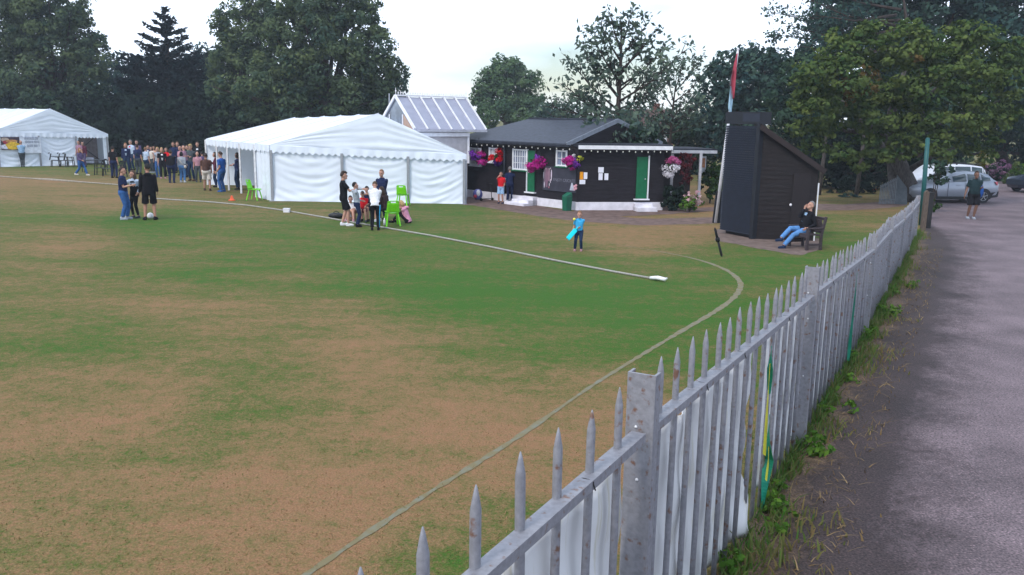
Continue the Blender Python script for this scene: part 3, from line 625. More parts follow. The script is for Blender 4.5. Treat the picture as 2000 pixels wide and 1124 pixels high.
# notices
def notice(label, x0, y0, x1, y1, m):
    o = rect_board('notice', label, 'notice', x0, y0, x1, y1, m, hitR, AR, BR_, nr, .02, .006)
pw = mat('paper', (.72, .72, .80), .8, .06, 30); notice('orange printed notice pinned to the black wall by the building corner', 1132, 336, 1139, 351, mat('paper_orange', (.75, .30, .01), .7, .1, 12))
notice('white notice touching the right edge of the orange notice', 1139.6, 337, 1147, 350, pw); notice('white notice directly below the orange notice', 1131.5, 351.6, 1143, 360, pw)
notice('white notice at the top of the cluster of three left of the green door', 1168, 327, 1179, 337.6, pw); notice('white notice at the lower left of the cluster of three', 1168.5, 338.6, 1177, 352, pw); notice('white notice at the lower right of the cluster of three, nearest the green door', 1180, 339, 1188, 352, pw)
# banner on the left hand wall
t = thing('club_banner', 'dark grey banner with pale cricketers and grey lettering below the small window', 'banner', AL)
rect_board('panel', 0, 0, 1061, 329, 1127, 371, mat('banner_slate', (.034, .034, .050), .6, .15, 4), hitL, AL, BL_, nl, .03, parent=t, origin=AL)
fg = random.Random(2)
for k, (x, y0, y1, wd_, col) in enumerate(((1063.5, 336, 349, 1.6, (.33, .33, .38)), (1065.5, 331, 364, 3.2, (.15, .11, .15)), (1069.5, 328, 366, 5.0, (.20, .11, .16)), (1074, 329, 354, 4.2, (.24, .14, .19)), (1078.6, 332, 353, 1.7, (.60, .52, .62)), (1076.6, 350, 358, 1.6, (.5, .44, .5)), (1064.8, 355, 367, 1.6, (.52, .48, .56)), (1074.6, 358, 364, 1.2, (.65, .6, .66)), (1073.8, 364, 368, 1.6, (.45, .14, .2)), (1068, 328, 332, 1.4, (.4, .3, .34)), (1074.5, 328.6, 332, 1.4, (.42, .32, .36)), (1077.4, 327.6, 331, 1.3, (.5, .42, .46)))):
    s0, za = hitL(x + wd_ / 2, y1); s1, zb = hitL(x - wd_ / 2, y0); P = lambda s, z: AL + dl * s + up * z + nl * (.046 + .001 * k); m = (s1 - s0) * .22
    mb = MB(); mb.prism([P(s0 + m, za), P(s1 - m, za), P(s1, za + (zb - za) * .5), P(s1 - m, zb), P(s0 + m, zb), P(s0, za + (zb - za) * .6)], nl * .001); mb.build('printed_figure', mat('figure_%d' % k, col, .7), t, AL)
cu = bpy.data.curves.new('lettering', 'FONT'); cu.body = 'ENJOY CRICKET'; cu.extrude = .002; cu.align_x = 'LEFT'
to = bpy.data.objects.new('lettering', cu); COL.objects.link(to); bpy.context.view_layer.update()
s0, z0 = hitL(1082, 353.5); s1, z1_ = hitL(1124, 353.5); k = abs(s0 - s1) / max(to.dimensions.x, .01); cu.size = k; cu.materials.append(mat('letter_grey', (.15, .15, .19), .7))
ez = up; ex = -dl; en = nl; Mx = Matrix((ex, ez, en)).transposed().to_4x4(); Mx.translation = dl * s0 + up * (z0 - .0) + nl * .046
bpy.context.view_layer.update(); me = bpy.data.meshes.new_from_object(to.evaluated_get(bpy.context.evaluated_depsgraph_get())); bpy.data.objects.remove(to); lo = bpy.data.objects.new('lettering', me); COL.objects.link(lo); lo.parent = t; lo.matrix_local = Mx
for k, (x, y, col, sh) in enumerate(((1118.5, 366, (.42, .44, .52), 0), (1125, 366.5, (.60, .30, .35), 1))):
    s, z = hitL(x, y); c = AL + dl * s + up * z + nl * .047; mb = MB()
    if sh == 0: mb.prism([c - dl * .17 - up * .13, c + dl * .12 - up * .13, c + dl * .03 + up * .17, c - dl * .03 + up * .17], nl * .003)
    else:
        for dx, dz in ((-.05, .09), (.05, .04), (-.05, -.03), (.05, -.08)): mb.prism([c + dl * (dx + .06 * math.cos(q * .785)) + up * (dz + .055 * math.sin(q * .785)) for q in range(8)], nl * .003)
    mb.build('emblem', mat('emblem_%d' % k, col, .7), t, AL)
# open lean-to at the right end
B0 = G(1306, 404); B0 = Vector((6.75, 37.2, 0)); B1 = At(1400, 300, 37.6); B1.z = 0
t = thing('veranda', 'dark open veranda with white fascia and posts joining the right of the clubhouse', 'veranda', B0); zv = At(1400, 296, 37.6).z
dv = (B1 - B0).normalized(); nv = Vector((dv.y, -dv.x, 0))
mb = MB(); mb.prism([B0 + up * zv, B1 + up * zv, B1 - nv * 3 + up * zv, B0 - nv * 3 + up * zv], up * .1); mb.build('roof', FELT, t, B0)
mb = MB(); mb.bar(B0 + nv * .03 + up * (zv - .03), B1 + nv * .03 + up * (zv - .03), .04, .13); mb.build('fascia', mat('fascia_grey', (.36, .37, .41), .6), t, B0)
mb = MB(); mb.prism([B0 - nv * 1.1 - dv * .6, B1 - nv * 1.1 - dv * .7, B1 - nv * 1.1 - dv * .7 + up * zv, B0 - nv * 1.1 - dv * .6 + up * zv], -nv * .1); mb.build('wall', BLK, t, B0)
for px in (1367, 1312):
    b = At(px, 340, 37.4); b.z = 0; mb = MB(); mb.box(b + up * (zv / 2), (.11, .11, zv - .02)); mb.build('post', mat('post_grey', (.42, .42, .46), .6), t, B0)
pz = At(1374, 322, 38.6); mb = MB(); mb.box(pz, (.22, .03, .75)); o = mb.build('notice_board', mat('poster_frame', (.5, .52, .56), .6), None, origin=pz); tag(o, 'narrow poster board with an orange picture beside the white veranda post', 'poster'); mb = MB(); mb.box(pz + Vector((0, -.02, .08)), (.13, .014, .42)); mb.build('poster', mat('poster_orange', (.42, .19, .10), .7, .3, 6), o, pz)
# bin by the steps
bp_ = G(1107, 412); t = thing('wheelie_bin', 'green waste bin standing against the white plinth', 'bin', bp_, math.atan2(dl.y, dl.x) + 3.14); 
mb = MB(); mb.hexa([Vector(q) for q in ((-.17, -.2, 0), (.17, -.2, 0), (.17, .2, 0), (-.17, .2, 0), (-.19, -.23, .58), (.19, -.23, .58), (.19, .23, .58), (-.19, .23, .58))]); mb.build('bin_body', mat('bin_green', (.006, .10, .055), .45, .1, 8), t, bevel=.02)
mb = MB(); mb.hexa([Vector(q) for q in ((-.2, -.24, .585), (.2, -.24, .585), (.2, .24, .585), (-.2, .24, .585), (-.18, -.22, .62), (.18, -.22, .62), (.18, .18, .76), (-.18, .18, .76))]); mb.build('lid', MATS['bin_green'], t, bevel=.02)
mb = MB(); mb.bar((-.14, .245, .5), (.14, .245, .5), .02, .05); mb.build('label_strip', WHT, t); t.scale = (.72, .72, .98)

# ---------------------------------------------------------------- glasshouse
A = At(773, 191, 38.4); vv = Vector((.79, .61, 0)); pn = Vector((.61, -.79, 0)); k = 1.62; Lg = 3.75
ze_ = At(818, 254.5, (A + pn * k).y).z; O = Vector((A.x, A.y, 0)); t = thing('glasshouse', 'white framed glasshouse with pale grey roof panels and spiked ridge', 'glasshouse', O)
a0 = Vector((A.x, A.y, 0)); RZ = A.z; P = lambda s, q, z: a0 + vv * s + pn * q + up * z
PANE = mat('roof_panel', (.27, .28, .36), .4, .06, 3, spec=.5); GP = mat('gable_glass', (.17, .20, .24), .15, .3, 2, spec=.6)
mb = MB(); mb.hexa([P(0, k, ze_), P(Lg, k, ze_), P(Lg, 0, RZ), P(0, 0, RZ), P(0, k, ze_ + .03), P(Lg, k, ze_ + .03), P(Lg, 0, RZ + .03), P(0, 0, RZ + .03)]); mb.build('roof', PANE, t, O)
mb = MB(); mb.hexa([P(0, 0, RZ), P(Lg, 0, RZ), P(Lg, -k, ze_), P(0, -k, ze_), P(0, 0, RZ + .03), P(Lg, 0, RZ + .03), P(Lg, -k, ze_ + .03), P(0, -k, ze_ + .03)]); mb.build('roof', PANE, t, O)
for i in range(7):
    s = Lg * i / 6; mb = MB(); mb.bar(P(s, k + .03, ze_ + .045), P(s, 0.02, RZ + .07), .055, .06); mb.bar(P(s, -k - .03, ze_ + .045), P(s, -.02, RZ + .07), .055, .06); mb.build('glazing_bar', WHT, t, O)
mb = MB(); mb.bar(P(-.03, k + .02, ze_ + .05), P(-.03, 0, RZ + .08), .07, .12); mb.bar(P(-.03, -k - .02, ze_ + .05), P(-.03, 0, RZ + .08), .07, .12); mb.build('bargeboard', WHT, t, O)
mb = MB(); mb.bar(P(-.05, 0, RZ + .1), P(Lg + .05, 0, RZ + .1), .08, .07)
for i in range(31):
    s = Lg * i / 30; h = .30 if i in (0, 30) else .15; mb.bar(P(s, 0, RZ + .12), P(s, 0, RZ + .12 + h), .022, .022); mb.ell(P(s, 0, RZ + .12 + h * .55), (.035, .02, .035), 6, 5)
mb.build('ridge_cresting', WHT, t, O)
mb = MB(); mb.add([P(.03, -k + .08, ze_), P(.03, k - .08, ze_), P(.03, 0, RZ - .06)], [(0, 1, 2)]); mb.build('gable_pane', GP, t, O)
mb = MB(); mb.prism([P(.015, .62, ze_ + .03), P(.015, k - .16, ze_ + .03), P(.015, .62, RZ - .72)], vv * .006); mb.build('blind', mat('blind_buff', (.40, .28, .22), .8), t, O)
mb = MB()
for q in (-.58, .58): mb.bar(P(0, q, ze_ - .9), P(0, q, RZ - .72), .05, .05)
mb.bar(P(0, -k, ze_ - .04), P(0, k, ze_ - .04), .06, .10); mb.build('mullion', WHT, t, O)
mb = MB(); mb.bar(P(0, k + .05, ze_ - .03), P(Lg, k + .05, ze_ - .03), .10, .09); mb.build('gutter', mat('gutter_grey', (.42, .42, .48), .5), t, O)
mb = MB(); mb.bar(P(0, k - .02, ze_ - .19), P(Lg - .9, k - .02, ze_ - .19), .05, .17); mb.build('fascia', WHT, t, O)
mb = MB(); mb.prism([P(.05, -k + .1, 0), P(.05, k - .1, 0), P(Lg - .95, k - .1, 0), P(Lg - .95, -k + .1, 0)], up * (ze_ - .1)); mb.build('wall', mat('render_pale', (.46, .44, .46), .8, .1, 4), t, O)
mb = MB(); mb.bar(P(Lg - .92, k - .07, ze_ - .1), P(Lg - .92, k - .07, 1.6), .10, .10); mb.build('corner_post', WHT, t, O)
am = At(760, 205, 41); mb = MB(); mb.tube([Vector((am.x, am.y, 0)), At(760, 183, 41)], .025, 6); tag(mb.build('thin_mast', mat('mast', (.4, .42, .46), .5), None, origin=(am.x, am.y, 0)), 'thin grey mast rising behind the left end of the glasshouse', 'mast')

# ---------------------------------------------------------------- scorebox hut
H0, H1, H2 = G(1405, 455), G(1470, 467), G(1587, 471); O = H1; t = thing('scorebox_hut', 'tall dark hut with louvred front and lean-to roof on the outfield', 'hut', O)
HB = mat('hut_brown', (.0105, .0072, .0085), .75, .35, 4, stretch=(1, 1, 6)); HN = mat('hut_black', (.0045, .006, .012), .5, .3, 5, spec=.4); LV = mat('louvre_blue_black', (.0075, .010, .021), .5, .2, 6, spec=.35)
fd = (H0 - H1).normalized(); fnv = Vector((fd.y, -fd.x, 0)); fnv = fnv if fnv.x < 0 else -fnv; sdv = (H2 - H1).normalized(); snv = Vector((sdv.y, -sdv.x, 0)); snv = snv if snv.y < 0 else -snv
fw = (H0 - H1).length; sw = (H2 - H1).length; zt = At(1452, 219, (H0.y + H1.y) / 2).z; zlv = At(1470, 243, H1.y).z; zf = At(1484, 246, H1.y).z; zb = At(1592, 328, H2.y).z
mb = MB()
n = int((zlv - .12) / .072)
for i in range(n):
    z = .12 + i * .072; a, b = H1 + fd * .06, H1 + fd * (fw - .02); mb.hexa([a + up * z - fnv * .05, b + up * z - fnv * .05, b + up * z + fnv * .035, a + up * z + fnv * .035, a + up * (z + .066) - fnv * .05, b + up * (z + .066) - fnv * .05, b + up * (z + .066) - fnv * .012, a + up * (z + .066) - fnv * .012])
mb.build('louvre_screen', LV, t, O)
mb = MB(); bx = -fnv * .42
mb.prism([H1 + fnv * .05 + up * zlv, H0 + fnv * .05 + up * zlv, H0 + bx + up * zlv, H1 + bx + up * zlv], up * (zt - zlv)); mb.build('head_box', HN, t, O)
mb = MB(); mb.prism([H1 + fnv * .053 + up * (zlv + .08), H1 + fnv * .053 + fd * .75 + up * (zlv + .08), H1 + fnv * .053 + fd * .75 + up * (zt - .05), H1 + fnv * .053 + up * (zt - .05)], fnv * .004); mb.build('head_panel', mat('panel_slate', (.02, .024, .04), .6), t, O)
mb = MB(); mb.bar(H1 + up * .0 + fnv * .01, H1 + up * zlv + fnv * .01, .17, .15, up=fd); mb.build('corner_board', HN, t, O)
# boarded side with sloping top
mb = MB(); npl = 26
for i in range(npl):
    z0, z1_ = zf * i / npl, zf * (i + 1) / npl
    def xl(z): return sw if z < zb else max(0.0, sw * (zf - z) / (zf - zb))
    a = H1 + snv * 0; L0, L1 = xl(z0), xl(z1_)
    if L0 < .05: continue
    mb.hexa([a - snv * .06 + up * z0, a + sdv * L0 - snv * .06 + up * z0, a + sdv * L0 + snv * .02 + up * z0, a + snv * .02 + up * z0, a - snv * .06 + up * z1_, a + sdv * L1 - snv * .06 + up * z1_, a + sdv * L1 + snv * .004 + up * z1_, a + snv * .004 + up * z1_])
mb.build('side_wall', HB, t, O)
H3 = H2 - snv * 1.5; H4 = H0 + sdv * .2
mb = MB(); mb.prism([H1 - snv * .08, H2 - snv * .08, H3, H4], up * (zb - .05)); mb.build('rear_wall', HB, t, O)
mb = MB(); A0, A1 = H1 + snv * .14 - sdv * .02 + up * zf, H1 + sdv * (sw + .18) + snv * .14 + up * (zb - .10); mb.hexa([A0, A1, A1 - snv * 1.75, A0 - snv * 1.55, A0 + up * .07, A1 + up * .07, A1 - snv * 1.75 + up * .07, A0 - snv * 1.55 + up * .07]); mb.build('roof', HB, t, O)
mb = MB(); mb.bar(A0 + snv * .015 - up * .02, A1 + snv * .015 - up * .02, .025, .16); mb.build('bargeboard', mat('barge_brown', (.022, .014, .015), .7), t, O)
ds0, dz0 = wall_hit(1540, 470, H1, H2); ds1, dz1 = wall_hit(1584, 340, H1, H2); mb = MB(); E = lambda s, z, o: H1 + sdv * s + up * z + snv * o
mb.prism([E(ds0, .08, .03), E(ds1, .08, .03), E(ds1, dz1, .03), E(ds0, dz1, .03)], snv * .03); dd = mb.build('door', mat('hut_door', (.014, .010, .012), .7), t, O)
s_, z_ = wall_hit(1540, 400, H1, H2); mb = MB(); mb.ell(E(s_ + .05, z_, .085), (.04, .03, .045), 8, 6); mb.build('knob', mat('knob_white', (.75, .72, .76), .4), dd, O, smooth=True)
mb = MB(); zz = At(1589, 358, H2.y).z; mb.bar(H2 + sdv * .04 + up * .0, H2 + sdv * .04 + up * zz, .035, .035); tag(mb.build('white_stake', WHT, None, origin=H2), 'thin white stake standing against the back corner of the dark hut', 'stake')
# flagpole
F0 = G(1397, 436); F1 = At(1441.5, 97, F0.y); t = thing('flagpole', 'leaning white flagpole with black foot in front of the trees', 'flagpole', F0)
mb = MB(); mb.tube([F0.lerp(F1, .0) + Vector((0, 0, .02)), F0.lerp(F1, .5), F1], [.062, .052, .036], 10); mb.ell(F1, (.05, .05, .06), 8, 6); mb.build('pole', mat('pole_paint', (.66, .66, .72), .5, .06, 6), t, F0, smooth=True)
mb = MB(); q = Vector((.13, .03, 0)); mb.bar(F0 + q, F0.lerp(F1, .19) + q, .13, .10, up=(0, 1, 0)); q = Vector((-.085, .03, 0)); mb.bar(F0 + q + Vector((.01, 0, 0)), F0.lerp(F1, .19) + q, .05, .10, up=(0, 1, 0)); mb.build('tabernacle', HN, t, F0)
# limp flag
fl_ = thing('flag', 'limp red and pale blue flag hanging down the white flagpole', 'flag', F1)
def flagpart(nm, rws, m, x0, x1):
    rows = [(At(a, b, F0.y - .08), At(c_, d_, F0.y - .08)) for a, b, c_, d_ in rws]; mb = MB()
    def fn(u, v):
        f = u * (len(rows) - 1); i = min(int(f), len(rows) - 2); a = rows[i][0].lerp(rows[i + 1][0], f - i); b = rows[i][1].lerp(rows[i + 1][1], f - i); k = x0 + (x1 - x0) * v
        return a.lerp(b, v) + Vector((0, -.05 - .06 * math.sin(k * 8 + u * 2), 0))
    mb.grid(fn, 24, 12); mb.build(nm, m, fl_, F1, smooth=True, solid=.004)
flagpart('red_field', [(1440, 104, 1438.5, 106), (1438.3, 125, 1433, 128), (1436.8, 145, 1428, 150), (1435, 165, 1426.5, 168), (1433.5, 180, 1428, 183), (1432, 193, 1430.5, 194)], mat('flag_red', (.36, .055, .085), .8), 0, .6)
flagpart('blue_field', [(1427.5, 168, 1425, 170), (1430, 184, 1423, 188), (1431.5, 196, 1421.4, 204), (1430, 210, 1421.5, 213), (1428.4, 222, 1425.5, 221)], mat('flag_blue', (.30, .46, .58), .8), .4, 1)
flagpart('maroon_field', [(1432, 136, 1430, 138), (1428.5, 150, 1425.5, 155), (1427, 166, 1424.4, 168)], mat('flag_maroon', (.13, .08, .10), .8), .6, 1)
# black pointed stake leaning in the grass
p0, p1 = G(1410, 502), At(1396, 445, G(1410, 502).y); mb = MB()
mb.tube([p0, p0.lerp(p1, .06), p0.lerp(p1, .55)], [.008, .034, .032], 8); mb.tube([p0.lerp(p1, .53), p0.lerp(p1, .62), p0.lerp(p1, .66)], [.055, .062, .045], 8); mb.tube([p0.lerp(p1, .64), p0.lerp(p1, .94), p1], [.036, .032, .014], 8)
tag(mb.build('furled_umbrella', mat('black_cloth', (.006, .007, .009), .7), None, origin=p0, smooth=True), 'black furled umbrella stuck leaning in the grass left of the dark hut', 'umbrella')

# ---------------------------------------------------------------- bench
near, far = G(1578, 490), G(1541, 481); bd = (near - far); bl_ = bd.length; bd.normalize(); bf = Vector((bd.y, -bd.x, 0)); bf = bf if bf.x < 0 else -bf
bpos = (near + far) / 2 - bf * .22; BRZ = math.atan2(-bf.x, bf.y); BW = bl_ / 2
BM = mat('bench_oak', (.050, .038, .044), .8, .25, 6, stretch=(1, 5, 5))
bench = thing('park_bench', 'dark slatted wooden bench beside the tall black hut', 'bench', bpos, BRZ)
def bp_part(nm, fnc): mb = MB(); fnc(mb); return mb.build(nm, BM, bench, bevel=.006)
bp_part('seat', lambda m: [m.box((0, .22 - .105 * i, .45 - .006 * i), (BW * 2 - .1, .085, .03)) for i in range(5)])
Mb = Matrix.Rotation(R(-14), 3, 'X')
def backrest(m):
    for i in range(11): m.box(Vector((-BW + .12 + i * (BW * 2 - .24) / 10, -.27, .70)), (.055, .02, .36), Mb)
    m.box((0, -.315, .90), (BW * 2 - .06, .05, .08), Mb); m.box((0, -.235, .52), (BW * 2 - .06, .045, .07), Mb)
bp_part('backrest', backrest)
for s in (-1, 1):
    bp_part('front_leg', lambda m: m.box((s * (BW - .04), .24, .31), (.075, .075, .62)))
    def rl_(m): m.bar((s * (BW - .04), -.22, 0), (s * (BW - .04), -.22, .46), .07, .07, up=(0, 1, 0)); m.bar((s * (BW - .04), -.22, .44), (s * (BW - .04), -.335, .96), .065, .065, up=(0, 1, 0))
    bp_part('rear_leg', rl_); bp_part('armrest', lambda m: m.box((s * (BW - .04), .0, .635), (.085, .58, .035))); bp_part('stretcher', lambda m: m.box((s * (BW - .04), 0, .16), (.045, .40, .06)))
bp_part('rail', lambda m: m.box((0, .24, .40), (BW * 2 - .16, .035, .08)))

# ---------------------------------------------------------------- plastic chairs
LIME = mat('lime_plastic', (.16, .62, .008), .4, .08, 6, spec=.4)
def lime_chair(loc, rz, label, first=[]):
    if first: return copy_thing(first[0], loc, rz, label)
    t = thing('school_chair', label, 'chair', loc, rz, 'lime green plastic chairs'); first.append(t)
    mb = MB(); mb.grid(lambda u, v: Vector(((u - .5) * .44 * (1 - .12 * (1 - v)), (v - .5) * .44 + .02, .455 + .02 * math.cos((u - .5) * 5) * -1 + .015 * (v - .5) + (.0 if v < .9 else -.02 * (v - .9) * 10))), 10, 10); mb.build('seat', LIME, t, smooth=True, solid=.02)
    mb = MB()
    def bk_(u, v): x = (u - .5) * (.44 - .06 * v); return Vector((x, -.215 - .10 * v + .05 * (2 * (u - .5)) ** 2, .47 + .40 * v - (.03 * (2 * (u - .5)) ** 6 if v > .9 else 0)))
    mb.grid(lambda u, v: bk_(u, v * .78), 10, 8)
    for uu in (0.0, .72): mb.grid(lambda u, v: bk_(uu + u * .28, .78 + v * .14), 3, 2)
    mb.grid(lambda u, v: bk_(u, .92 + v * .08), 10, 1); mb.build('backrest', LIME, t, smooth=True, solid=.018)
    for sx in (-1, 1):
        for sy in (-1, 1): mb = MB(); mb.bar((sx * .17, sy * .15 + .01, .45), (sx * .235, sy * .25 + .0, 0), .05, .035, up=(0, 1, 0)); mb.build('leg', LIME, t, bevel=.006)
    return t
lime_chair(G(766, 441), R(18), 'lime green chair with its back turned beside the seated girl with long brown hair'); lime_chair(G(787, 402), R(-8), 'lime green chair pushed close against the marquee front wall'); lime_chair(G(497, 391), R(-100), 'lime green chair by the left corner of the large marquee')
BP = mat('black_plastic', (.012, .013, .016), .45, .1, 5)
def garden_chair(loc, rz, label, first=[]):
    if first: return copy_thing(first[0], loc, rz, label)
    t = thing('garden_chair', label, 'chair', loc, rz, 'black plastic garden chairs'); first.append(t)
    mb = MB(); mb.box((0, 0, .42), (.46, .46, .03)); mb.build('seat', BP, t, bevel=.01)
    mb = MB(); Mq = Matrix.Rotation(R(-14), 3, 'X')
    for i in range(5): mb.box((-.18 + i * .09, -.28, .66), (.05, .02, .44), Mq)
    mb.box((0, -.335, .90), (.46, .025, .07), Mq); mb.build('backrest', BP, t)
    for sx in (-1, 1):
        mb = MB(); mb.bar((sx * .23, .2, .64), (sx * .23, -.25, .66), .05, .03); mb.build('armrest', BP, t)
        for sy in (-1, 1): mb = MB(); mb.bar((sx * .24, sy * .25, 0), (sx * .22, sy * .2, .64 if sy > 0 else .42), .045, .045, up=(0, 1, 0)); mb.build('leg', BP, t)
    return t
for (px, py, rz, lb) in ((109, 326, -70, 'black garden chair on its own in front of the left marquee wall'), (126, 326, -70, 'black garden chair second in line before the left marquee wall'), (137, 326.5, -75, 'black garden chair closest to the doorway of the left marquee'), (196, 342, 100, 'black garden chair left of the man in dark clothes by the left marquee'), (210, 344, -60, 'black garden chair just behind the standing man in dark clothes'), (236, 346, 60, 'black garden chair right of the standing man in dark clothes')): garden_chair(G(px, py), R(rz), lb)
tb = G(186, 336); t = thing('folding_table', 'dark folding table standing in the doorway of the left marquee', 'table', tb, R(40)); mb = MB(); mb.box((0, 0, .72), (1.5, .7, .04)); mb.build('tabletop', mat('table_dark', (.03, .035, .04), .6), t)
for sx in (-1, 1):
    for sy in (-1, 1): mb = MB(); mb.box((sx * .66, sy * .28, .35), (.04, .04, .7)); mb.build('leg', BP, t)
p = G(180, 321) + up * 0; mb = MB(); mb.box((p.x, p.y - .3, .28), (.5, .3, .4)); tag(mb.build('cool_box', mat('coolbox', (.6, .6, .72), .5), None, origin=p, bevel=.03), 'pale box standing in the mouth of the left marquee doorway', 'box')
# small litter and sports things
def small(nm, label, cat, fn, loc, m, sm=True): mb = MB(); fn(mb); o = mb.build(nm, m, None, smooth=sm); o.location = loc; return tag(o, label, cat)
small('football', 'white football between the feet of the boy in black', 'ball', lambda m: m.ell((0, 0, .11), (.11, .11, .11), 14, 10), G(294, 428), WHT)
small('orange_cone', 'small orange marker lying on the grass left of the large marquee', 'cone', lambda m: (m.loft([[(r * math.cos(k * .628), r * math.sin(k * .628), z) for k in range(10)] for r, z in ((.16, 0), (.15, .03), (.09, .04), (.035, .2), (.01, .22))])), G(453, 392), mat('cone_orange', (.62, .09, .03), .6))
small('paper_cup', 'white carton standing on the boundary rope left of the group', 'carton', lambda m: m.hexa([Vector(q) for q in ((-.11, -.08, 0), (.11, -.08, 0), (.11, .08, 0), (-.11, .08, 0), (-.12, -.09, .15), (.12, -.09, .15), (.12, .09, .15), (-.12, .09, .15))]), G(560, 415), WHT, False)
small('drinks_bottle', 'small white bottle on the grass by the lime green chair legs', 'bottle', lambda m: m.tube([(0, 0, 0), (0, 0, .16), (0, 0, .19), (0, 0, .24)], [.04, .04, .02, .018], 10), G(751, 440), WHT)
small('sports_bag', 'black bag on the grass left of the boy with white trainers', 'bag', lambda m: (m.ell((0, 0, .1), (.30, .14, .11), 12, 8), m.tube([(-.15, 0, .17), (0, 0, .27), (.15, 0, .17)], .014, 6)), G(657, 427), BP)
small('tennis_ball', 'yellow ball in mid air beside the boy in the blue shirt', 'ball', lambda m: m.ell((0, 0, 0), (.038, .038, .038), 12, 8), At(1121.5, 428.5, G(1130, 489).y - .15), mat('ball_yellow', (.75, .68, .10), .8))
bb = G(933, 390.5); t = thing('kit_bag', 'blue and white rucksack leaning on the white clubhouse plinth', 'bag', bb); mb = MB(); mb.ell((0, 0, .24), (.22, .15, .25), 12, 9); mb.build('bag_body', mat('bag_blue', (.10, .11, .32), .7), t, smooth=True); mb = MB(); mb.ell((.03, -.10, .30), (.10, .07, .16), 10, 8); mb.build('pocket', WHT, t, smooth=True); mb = MB(); mb.ell((-.1, -.11, .16), (.09, .06, .08), 10, 8); mb.build('pocket', mat('bag_red', (.45, .03, .05), .7), t, smooth=True)
sc = G(950, 392.5); t = thing('kick_scooter', 'dark child scooter parked beside the rucksack at the clubhouse wall', 'scooter', sc, R(30)); mb = MB(); mb.box((0, 0, .09), (.5, .1, .025)); mb.build('deck', BP, t); mb = MB(); mb.tube([(.27, 0, .08), (.21, 0, .75)], .018, 8); mb.tube([(.21, -.17, .75), (.21, .17, .75)], .016, 8); mb.build('handlebar', BP, t)
for x in (-.26, .3): mb = MB(); mb.tube([(x, -.02, .065), (x, .02, .065)], .065, 14); mb.build('wheel', mat('tyre_black', (.015, .015, .016), .8), t)
# ---------------------------------------------------------------- people
BAKE = []
def voxel(ob, size):
    md = ob.modifiers.new('skin', 'REMESH'); md.mode = 'VOXEL'; md.voxel_size = size; md.use_smooth_shade = True
    sm = ob.modifiers.new('soft', 'SMOOTH'); sm.factor = .5; sm.iterations = 2; BAKE.append(ob)
SKIN = mat('skin_pale', (.43, .235, .175), .6, .08, 9, spec=.3); SKIN2 = mat('skin_tan', (.33, .17, .115), .6, .08, 9, spec=.3); SKIN3 = mat('skin_dark', (.16, .085, .06), .6, .08, 9)
def cloth(name, c): return mat('cloth_' + name, c, .9, .14, 14, bump=.25, spec=.1)
CL = {k: cloth(k, v) for k, v in dict(navy=(.014, .022, .065), black=(.009, .009, .012), jeans=(.035, .10, .27), dkjeans=(.016, .032, .075), brown=(.075, .040, .032), white=(.66, .66, .70), cream=(.55, .50, .45), blue=(.022, .085, .30), maroon=(.085, .018, .035), grey=(.30, .33, .38), dkgrey=(.055, .065, .075), pink=(.55, .25, .36), palepink=(.42, .22, .26), red=(.56, .012, .02), sky=(.045, .33, .60), ltblue=(.25, .38, .55), teal=(.012, .027, .031), violet=(.10, .075, .15), paleblue=(.40, .48, .60), dkbrown=(.030, .018, .018), lightjeans=(.09, .22, .46), peach=(.5, .28, .2), green=(.04, .10, .06), stripe=(.28, .16, .22), navy2=(.022, .030, .085)).items()}  # teal is darkened to mimic tree shade on the man in the road
HC = {k: mat('hair_' + k, v, .7, .25, 30, spec=.3) for k, v in dict(black=(.008, .007, .008), brown=(.028, .016, .012), ltbrown=(.075, .045, .028), blond=(.36, .25, .11), ginger=(.23, .11, .04), grey=(.16, .15, .15), bald=(.40, .22, .17), strawberry=(.19, .10, .05)).items()}
EYE = mat('eye_dark', (.01, .01, .012), .3); LIPS = mat('lips', (.26, .08, .075), .5)
SOLE = mat('sole', (.5, .5, .5), .7)
def ik(S, T, l1, l2, hint):
    S, T = Vector(S), Vector(T); d = T - S; L_ = d.length; mx_ = (l1 + l2) * .998
    if L_ > mx_: T = S + d * (mx_ / L_); d = T - S; L_ = mx_
    a = (l1 * l1 - l2 * l2 + L_ * L_) / (2 * max(L_, 1e-4)); h = math.sqrt(max(l1 * l1 - a * a, 0)); dn_ = d.normalized(); hv = Vector(hint); hv = hv - dn_ * hv.dot(dn_)
    hv = hv.normalized() if hv.length > 1e-4 else Vector((0, 1, 0)); return S + dn_ * a + hv * h, T
